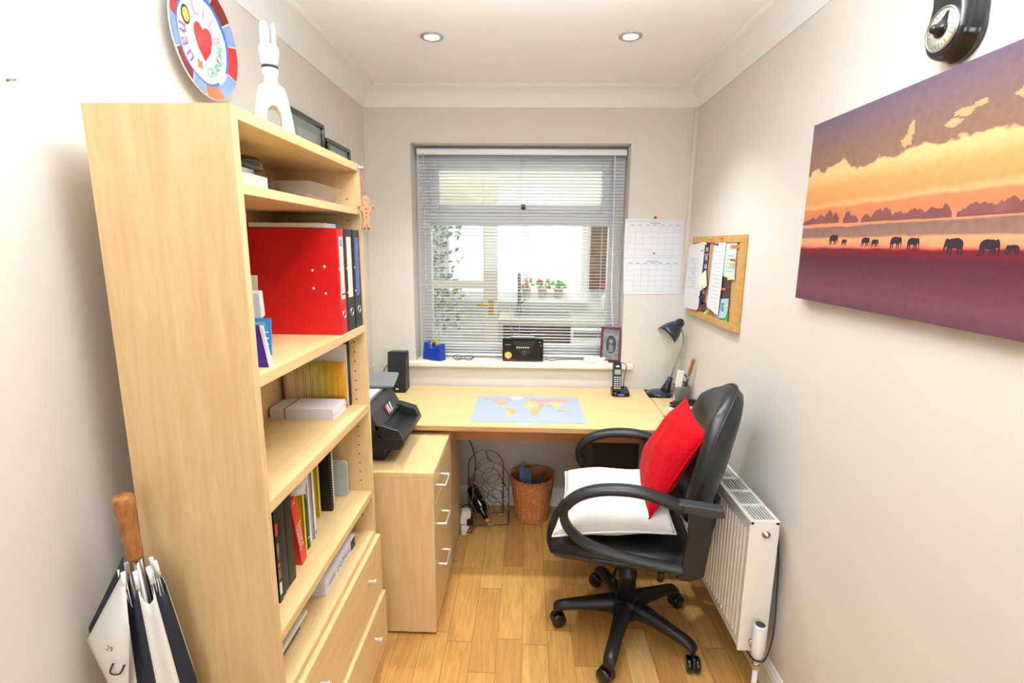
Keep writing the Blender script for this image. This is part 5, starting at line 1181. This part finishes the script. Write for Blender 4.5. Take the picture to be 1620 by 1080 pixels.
b = B(); b.box(GX0, GX0+.012, GY0, GY1, GZ1-.012, GZ1); b.box(GX1-.012, GX1, GY0, GY1, GZ1-.012, GZ1)
nb = 6
for k in range(nb+1):
    y = GY0+.0005+(GY1-GY0-.013)*k/nb; b.box(GX0+.012, GX1-.012, y, y+.012, GZ1-.006, GZ1-.0005)
for k in range(7):
    x = GX0+.0165+k*.0098; b.box(x, x+.0034, GY0+.012, GY1-.012, GZ1-.007, GZ1-.0015)
b.build('top_grille', 'rad', t)
B().lathe([(.013, 0), (.013, .004), (.009, .005), (.009, .011), (.005, .012), (.005, .015), (.001, .0155)], (.782, GY0, GZ1-.045), (0, -1, 0), n=16).build('air_valve', 'steel', t)
B().lathe([(.014, 0), (.014, .01), (.001, .0105)], (.775, GY0, GZ0+.035), (0, -1, 0), n=16).build('tail_connector', 'steel', t)
for y in (1.72, 2.0): B().box(GX1-.008, XR-.0005, y, y+.03, .22, .60).build('wall_bracket', 'rad', t)
vx, vy = .776, GY0-.040
v = thing('radiator_valve', 'white thermostatic valve with a dark cap at the near foot of the radiator', 'valve', (vx, vy, .16))
B().lathe([(.013, .19), (.018, .198), (.019, .212), (.0205, .245), (.0195, .290), (.0185, .308), (.016, .3125)], (vx, vy, .0), n=28).build('head', 'white', v)
B().lathe([(.0155, .3126), (.013, .3145), (.001, .315)], (vx, vy, 0), n=24).build('cap', 'darkgrey', v)
b = B(); b.lathe([(.011, .158), (.011, .19)], (vx, vy, 0)); b.cyl((vx, vy, .175), (.775, GY0-.0106, GZ0+.035-.002), .009); b.lathe([(.014, .150), (.014, .164)], (vx, vy, 0), n=6, sm=False); b.build('body', 'chrome', v)
B().cyl((vx, vy, .0), (vx, vy, .152), .0085, n=16).build('pipe', 'white', v)
B().lathe([(.02, 0), (.02, .004), (.012, .012), (.009, .016)], (vx, vy, 0)).build('floor_collar', 'white', v)
tag(B().tube(smooth_path([(XR-.006, 1.60, .60), (XR-.016, 1.55, .50), (XR-.028, 1.515, .40), (XR-.046, 1.475, .30), (.800, 1.462, .235), (.783, 1.456, .203), (.764, 1.465, .195), (.772, 1.51, .165), (.800, 1.60, .11), (.826, 1.70, .045), (.838, 1.80, .006), (.840, 1.95, .0035), (.838, 2.15, .0035), (.835, 2.35, .0035)]), .0028, 8).build('cable', 'black', at=(.78, 1.45, .16)), 'black cable draped round the radiator valve and along the floor', 'cable')

# ------------------------------------------------------------------ under the desk
t = thing('computer_tower', 'black computer case standing on the floor under the desk', 'computer', (.45, 2.43, 0))
B().box(.330, .565, 2.40, 2.78, .012, .578).build('case', 'black', t, bevel=.006)
B().box(.340, .555, 2.394, 2.3995, .03, .565).build('front_bezel', 'blackfile', t, bevel=.002)
b = B(); [b.box(x, x+.03, y, y+.03, 0, .012) for x in (.345, .52) for y in (2.42, 2.72)]; b.build('feet', 'darkgrey', t)
# wine rack
t = thing('wine_rack', 'folding bronze wire wine rack with arched ends under the desk', 'wine rack', (-.20, 2.63, 0))
ra = V((.97, .10, 0)).normalized(); rb_ = V((-.28, .96, 0)).normalized(); ro = V((-.183, 2.555, 0))
def WR(a, c, d): return ro+ra*a+V((0, 0, c))+rb_*d
def arch(w, z0, z1, d):
    pts = [(-w, z0)]+[(-w, z1-w)]+[(w*math.cos(PI-PI*k/14), z1-w+w*math.sin(PI*k/14)) for k in range(1, 14)]+[(w, z1-w), (w, z0)]
    return [WR(a, c, d) for a, c in pts]
for d, w, z1 in ((0, .098, .375), (.13, .098, .395)):
    b = B(); b.tube(arch(w, .006, z1, d), .0035, 8); b.tube([WR(-w, .012, d), WR(w, .012, d)], .003, 8)
    b.build('arched_end', 'bronze', t)
    b = B()
    for c, r, a0 in ((.300, .045, 0), (.205, .042, -.052), (.205, .042, .052), (.115, .042, -.052), (.115, .042, .052)):
        b.tube([WR(a0+r*math.cos(2*PI*k/22), c+r*math.sin(2*PI*k/22), d) for k in range(22)], .0024, 6, closed=True)
    b.build('bottle_rings', 'bronze', t)
b = B()
for a, c in ((-.098, .06), (.098, .06), (-.098, .20), (.098, .20), (0, .38)): b.tube([WR(a, c, 0), WR(a, c, .13)], .0028, 6)
b.tube([WR(-.098, .27, 0), WR(.098, .06, .13)], .0024, 6); b.tube([WR(0, .39, .13), WR(0, .35, .06), WR(.03, .345, .06)], .0024, 6)
b.build('cross_wires', 'bronze', t)
b = B(); [b.ball(WR(a, .0045, d), .0045, 8) for a in (-.098, .098) for d in (0, .13)]; b.build('feet', 'steel', t)
t = thing('wine_bottle', 'dark wine bottle slanting neck down through the wire rack', 'bottle', tuple(WR(-.06, .11, .03)))
w0 = WR(-.088, .200, .075); w1 = WR(-.032, .072, -.055); wd = (w1-w0).normalized()
B().lathe([(.001, 0), (.030, .002), (.033, .01), (.033, .120), (.028, .140), (.015, .160), (.013, .185), (.0148, .186), (.0148, .192)], w0, wd, n=28).build('bottle_glass', 'bottleglass', t)
B().lathe([(.011, .188), (.0115, .206), (.001, .2065)], w0, wd, n=16).build('cork_stopper', 'corkstop', t)
# waste basket
bc = V((.042, 2.672, 0)); H_ = .255
def bask(name, mat, r0, r1, z0, z1, nu, nv, amp, t):
    def fn(u, v):
        a = 2*PI*u; z = z0+(z1-z0)*v; r = r0+(r1-r0)*v; i = round(u*nu); j = round(v*nv)
        r += amp*(1 if (i//2+j) % 2 else -1); return bc+V((r*math.cos(a), r*math.sin(a), z))
    ob = B().surf(fn, nu, nv).build(name, mat, t, weld=True); md = ob.modifiers.new('thickness', 'SOLIDIFY'); md.thickness = .003; md.offset = -1; return ob
t = thing('wicker_basket', 'round wicker waste basket with scraps in it under the desk', 'basket', (bc.x, bc.y, 0))
bask('woven_side', 'wicker', .088, .119, .014, H_-.008, 80, 20, .0028, t)
def braid(name, z, r, s, mat):
    b = B()
    for ph in (0, PI): b.tube([bc+V(((r+s*.7*math.cos(18*2*PI*k/160+ph))*math.cos(2*PI*k/160), (r+s*.7*math.cos(18*2*PI*k/160+ph))*math.sin(2*PI*k/160), z+s*.7*math.sin(18*2*PI*k/160+ph))) for k in range(160)], s, 6, closed=True)
    return b.build(name, mat, t)
braid('rim_braid', H_-.002, .119, .0042, 'wicker'); braid('foot_braid', .0085, .088, .0042, 'wicker')
B().lathe([(.088, .008), (.088, .013), (.001, .013)], bc).build('bottom', 'wickerdark', t)
b = B(); [b.cyl(bc+V((.0905*math.cos(2*PI*k/24), .0905*math.sin(2*PI*k/24), .012)), bc+V((.1215*math.cos(2*PI*k/24), .1215*math.sin(2*PI*k/24), H_-.004)), .0024, n=6) for k in range(24)]; b.build('stakes', 'wicker', t)
def crumple(name, lab, cat, c, sx, sy, h, mat, seed, tilt=(0, 0)):
    def fn(u, v):
        x, y = u-.5, v-.5; n = noise.noise(V((u*3+seed, v*3, seed)))*.028+noise.noise(V((u*7, v*7+seed, 0)))*.012
        return V(c)+V((x*sx, y*sy, h*.5+n*.6+tilt[1]*x*sx*2+tilt[0]*y*sy*2))
    ob = B().surf(fn, 14, 14, sm=False).build(name, mat, at=c); md = ob.modifiers.new('thickness', 'SOLIDIFY'); md.thickness = .001
    return tag(ob, lab, cat)
crumple('crumpled_paper', 'crumpled blue paper sticking up at the left in the waste basket', 'paper', (.005, 2.655, .205), .065, .07, .05, 'bluepaper', 3.3, (.9, -.3))
crumple('envelope', 'dark grey envelope lying in the waste basket', 'envelope', (.068, 2.645, .200), .10, .08, .02, 'greypaper', 1.2, (.25, .3))
crumple('black_wrapper', 'black wrapper under the grey envelope in the waste basket', 'wrapper', (.05, 2.66, .165), .15, .13, .02, 'blackfile', 6.1, (.1, .1))
# adapters and cables by the desk panel
t = thing('plug_adapter', 'white plug adapter on the floor beside the desk end panel', 'plug', (-.312, 2.49, 0))
B().obox((-.316, 2.49, .098), (.052, .05, .075), Matrix.Rotation(.3, 3, 'Z') @ Matrix.Rotation(.15, 3, 'Y')).build('body', 'paper2', t, bevel=.006)
B().obox((-.316, 2.482, .030), (.046, .04, .058), Matrix.Rotation(.3, 3, 'Z')).build('lower_socket', 'paper2', t, bevel=.005)
B().obox((-.292, 2.478, .075), (.03, .03, .04), Matrix.Rotation(.4, 3, 'Z')).build('plug', 'black', t, bevel=.004)
tag(B().tube(smooth_path([(-.335, 2.50, .14), (-.30, 2.49, .165), (-.27, 2.50, .13), (-.262, 2.50, .07), (-.275, 2.47, .03), (-.30, 2.455, .02), (-.29, 2.44, .05), (-.27, 2.46, .08), (-.285, 2.475, .06)]), .0028, 8).build('cable', 'black', at=(-.30, 2.47, .05)), 'black looped cable hanging round the white plug adapter', 'cable')
tag(B().tube(smooth_path([(-.335, 2.77, .44), (-.30, 2.76, .36), (-.285, 2.74, .27), (-.30, 2.70, .12), (-.32, 2.62, .03), (-.31, 2.56, .006)]), .003, 8).build('cable', 'blackfile', at=(-.30, 2.74, .27)), 'dark cable running down the back wall behind the wine rack', 'cable')

# ------------------------------------------------------------------ office chair
CHX, CHY = .410, 1.813; CR = math.atan2(.19, -.982)
t = thing('office_chair', 'black leather swivel office chair with looped arms standing beside the radiator', 'chair', (CHX, CHY, 0), CR)
L_ = dict(local=True)
ang0 = math.radians(176)-CR
for k in range(5):
    a = ang0+k*2*PI/5; d = V((math.cos(a), math.sin(a), 0)); q = V((-d.y, d.x, 0)); R = []
    for s, z, w, h in ((.018, .120, .040, .038), (.06, .122, .036, .037), (.12, .117, .030, .030), (.19, .108, .026, .023), (.245, .098, .026, .020), (.272, .090, .025, .019), (.287, .080, .021, .014)):
        c = d*s+V((0, 0, z)); R.append([c+q*w*math.cos(2*PI*j/14)*(1 if abs(math.cos(2*PI*j/14)) < .9 else .96)+V((0, 0, h*max(-.75, math.sin(2*PI*j/14)))) for j in range(14)])
    lg = B().rings(R).build('base_leg', 'black', t, **L_)
    cs = a+1.9+k*.9; cc = d*.278; wd = V((math.cos(cs), math.sin(cs), 0)); wo = V((-wd.y, wd.x, 0))*.012
    b = B()
    for s in (-1, 1): b.lathe([(.001, -.010), (.024, -.010), (.0295, -.005), (.0295, .006), (.024, .010), (.001, .010)], cc+wo+V((0, 0, .0297))+wd*.0145*s, wd, n=22)
    ca = b.build('caster', 'blackgloss', lg, **L_)
    b = B(); pr = [(.029*math.cos(PI*j/10), .030+.034*math.sin(PI*j/10)) for j in range(11)]
    b.prism(pr, lambda A, C, Dd: cc+wo+V((-wd.y, wd.x, 0))*A+V((0, 0, C))+wd*Dd, -.004, .004); b.cyl(cc+V((0, 0, .056)), cc+V((0, 0, .078)), .008, n=10)
    b.build('caster_hood', 'black', lg, **L_)
B().lathe([(.036, .078), (.056, .086), (.057, .150), (.042, .158), (.036, .162)], (0, 0, 0), n=28).build('hub', 'black', t, **L_)
B().lathe([(.034, .15), (.034, .245), (.037, .25), (.037, .268), (.029, .274), (.028, .36)], (0, 0, 0), n=28).build('gas_column', 'black', t, **L_)
b = B(); b.box(-.10, .12, -.075, .075, .358, .392); b.box(-.20, -.09, -.035, .035, .365, .39); b.build('tilt_mechanism', 'black', t, bevel=.008, **L_)
B().tube([(.03, .07, .372), (.05, .17, .368), (.055, .215, .366)], .005, 8).build('height_lever', 'black', t, **L_)
def sq(a, b_, k=.62): return a*math.sqrt(1-k*b_*b_/2), b_*math.sqrt(1-k*a*a/2)
def seat(a, c, s):
    x, y = sq(a, c, .55); e = max(abs(a), abs(c)); th = .046*(1-e**5)**.5
    u = .052+.262*x; v = .245*y
    z = .445-.020*max(0, (u-.15)/.16)**2+.010*(v/.24)**2
    return V((u, v, z+s*th+(.004*math.sin(u*40)*(s > 0)*(1-e))))
B().pillow(seat, 26).build('seat', 'leather', t, weld=True, **L_)
B().tube([seat(a, c, 1)+V((0, 0, -.001)) for a, c in [(-1, -1+.1*k) for k in range(20)]+[(-1+.1*k, 1) for k in range(20)]+[(1, 1-.1*k) for k in range(20)]+[(1-.1*k, -1) for k in range(20)]], .004, 6, closed=True).build('seat_piping', 'leather', t, **L_)
def backr(a, c, s):
    x, y = sq(a, c, .92); e = max(abs(a), abs(c)); th = .050*(1-e**6)**.5
    z = .775+.268*y; v = .218*x*(1.0-.10*max(0, y)**2-.16*max(0, -y)**2)
    u = -.236-.066*(z-.53)/.5+.055*(v/.22)**2-.03*max(0, y)**3+.018*math.exp(-((z-.66)/.1)**2)
    return V((u+s*th, v, z+s*th*.18))
B().pillow(backr, 28).build('backrest', 'leather', t, weld=True, **L_)
B().tube([backr(a, c, 1) for a, c in [(-1, -1+.1*k) for k in range(20)]+[(-1+.1*k, 1) for k in range(20)]+[(1, 1-.1*k) for k in range(20)]+[(1-.1*k, -1) for k in range(20)]], .0045, 6, closed=True).build('back_piping', 'leather', t, **L_)
b = B(); b.tube(smooth_path([(-.08, 0, .378), (-.20, 0, .382), (-.262, 0, .41), (-.288, 0, .50), (-.300, 0, .62)]), .014, 10, up=(0, 1, 0), asp=2.4); b.build('back_bracket', 'black', t, **L_)
arm = [(-.15, .700), (-.08, .724), (0, .738), (.09, .733), (.16, .712), (.208, .678), (.229, .638), (.222, .596), (.195, .560), (.15, .530), (.08, .508), (0, .494), (-.09, .484), (-.17, .480)]
for sd in (1, -1):
    y = .268*sd
    P = smooth_path([(u, y, z) for u, z in arm], 5); n = len(P)
    rr = [(.0185 if i < n*.42 else .0155) for i in range(n)]
    a_ = B().tube(P, rr, 12, up=(0, 1, 0), asp=1.65).build('armrest', 'black', t, **L_)
    B().prism([(-.145, .448), (-.190, .445), (-.232, .47), (-.245, .60), (-.245, .700), (-.170, .700), (-.172, .60), (-.160, .49)], lambda a, c, d: V((a, y-.012+.024*d, c)), 0, 1).build('upright', 'black', a_, bevel=.006, seg=3, **L_)
    B().prism([(-.135, .692), (-.135, .722), (-.272, .716), (-.278, .688), (-.24, .684)], lambda a, c, d: V((a, y-.022+.044*d, c)), 0, 1).build('rear_bracket', 'darkgrey', a_, bevel=.006, seg=3, **L_)
    B().cyl((-.10, y*.90, .415), (-.10, y-.01*sd, .460), .012, n=10).build('seat_bolt', 'black', a_, **L_)
# --- cushions
def cushion(name, lab, corners, T, mat, seed, pinch=.12, wr=.004, n=30, nrm=None, skew=0, ex=.55, back=.7):
    c = [V(p) for p in corners]; cen = sum(c, V())/4
    nn = V(nrm).normalized() if nrm else ((c[1]-c[0]).cross(c[3]-c[0])).normalized()
    t = thing(name, lab, 'cushion', tuple(cen))
    def fn(a, b_, s):
        x = a*(1-pinch*(1-b_*b_)*a*a*.9); y = b_*(1-pinch*(1-a*a)*b_*b_*.9)
        u, v = (x+1)/2, (y+1)/2
        p = c[0]*(1-u)*(1-v)+c[1]*u*(1-v)+c[2]*u*v+c[3]*(1-u)*v
        th = T/2*((1-a*a)**ex)*((1-b_*b_)**ex)*(1 if s > 0 else back)
        w = wr*(math.sin(7*a+3*b_+seed)+.7*math.sin(11*b_-5*a+2*seed)+.6*noise.noise(V((a*3, b_*3, seed+s))))*((1-a*a)*(1-b_*b_))**.3
        return p+nn*(s*th+w+skew*(a*a-b_*b_))
    B().pillow(fn, n).build('cover', mat, t, weld=True)
    ed = [(-1, -1+.1*k) for k in range(20)]+[(-1+.1*k, 1) for k in range(20)]+[(1, 1-.1*k) for k in range(20)]+[(1-.1*k, -1) for k in range(20)]
    B().tube([fn(a, b_, 1) for a, b_ in ed], .0035, 6, closed=True).build('piping', mat, t)
    return t
cushion('seat_cushion', 'plump white cushion lying on the black chair seat', [(.098, 1.615, .528), (.520, 1.605, .556), (.60, 1.985, .582), (.170, 2.010, .586)], .165, 'whitecloth', 1.0, pinch=.10, wr=.004, ex=.36, back=.42, nrm=(0, 0, 1))
cushion('back_cushion', 'red square cushion leaning on the chair back', [(.432, 1.635, .590), (.602, 1.615, .912), (.628, 1.945, .940), (.470, 1.975, .640)], .14, 'redcloth', 2.2, pinch=.08, wr=.003, nrm=(-.86, .10, .5))

# keep a shallow picture bevel-free finish on smooth parts
for o in COL.objects:
    if o.type == 'MESH' and o.get('kind') is None and o.parent is None and not o.get('label'): print('UNTAGGED', o.name)
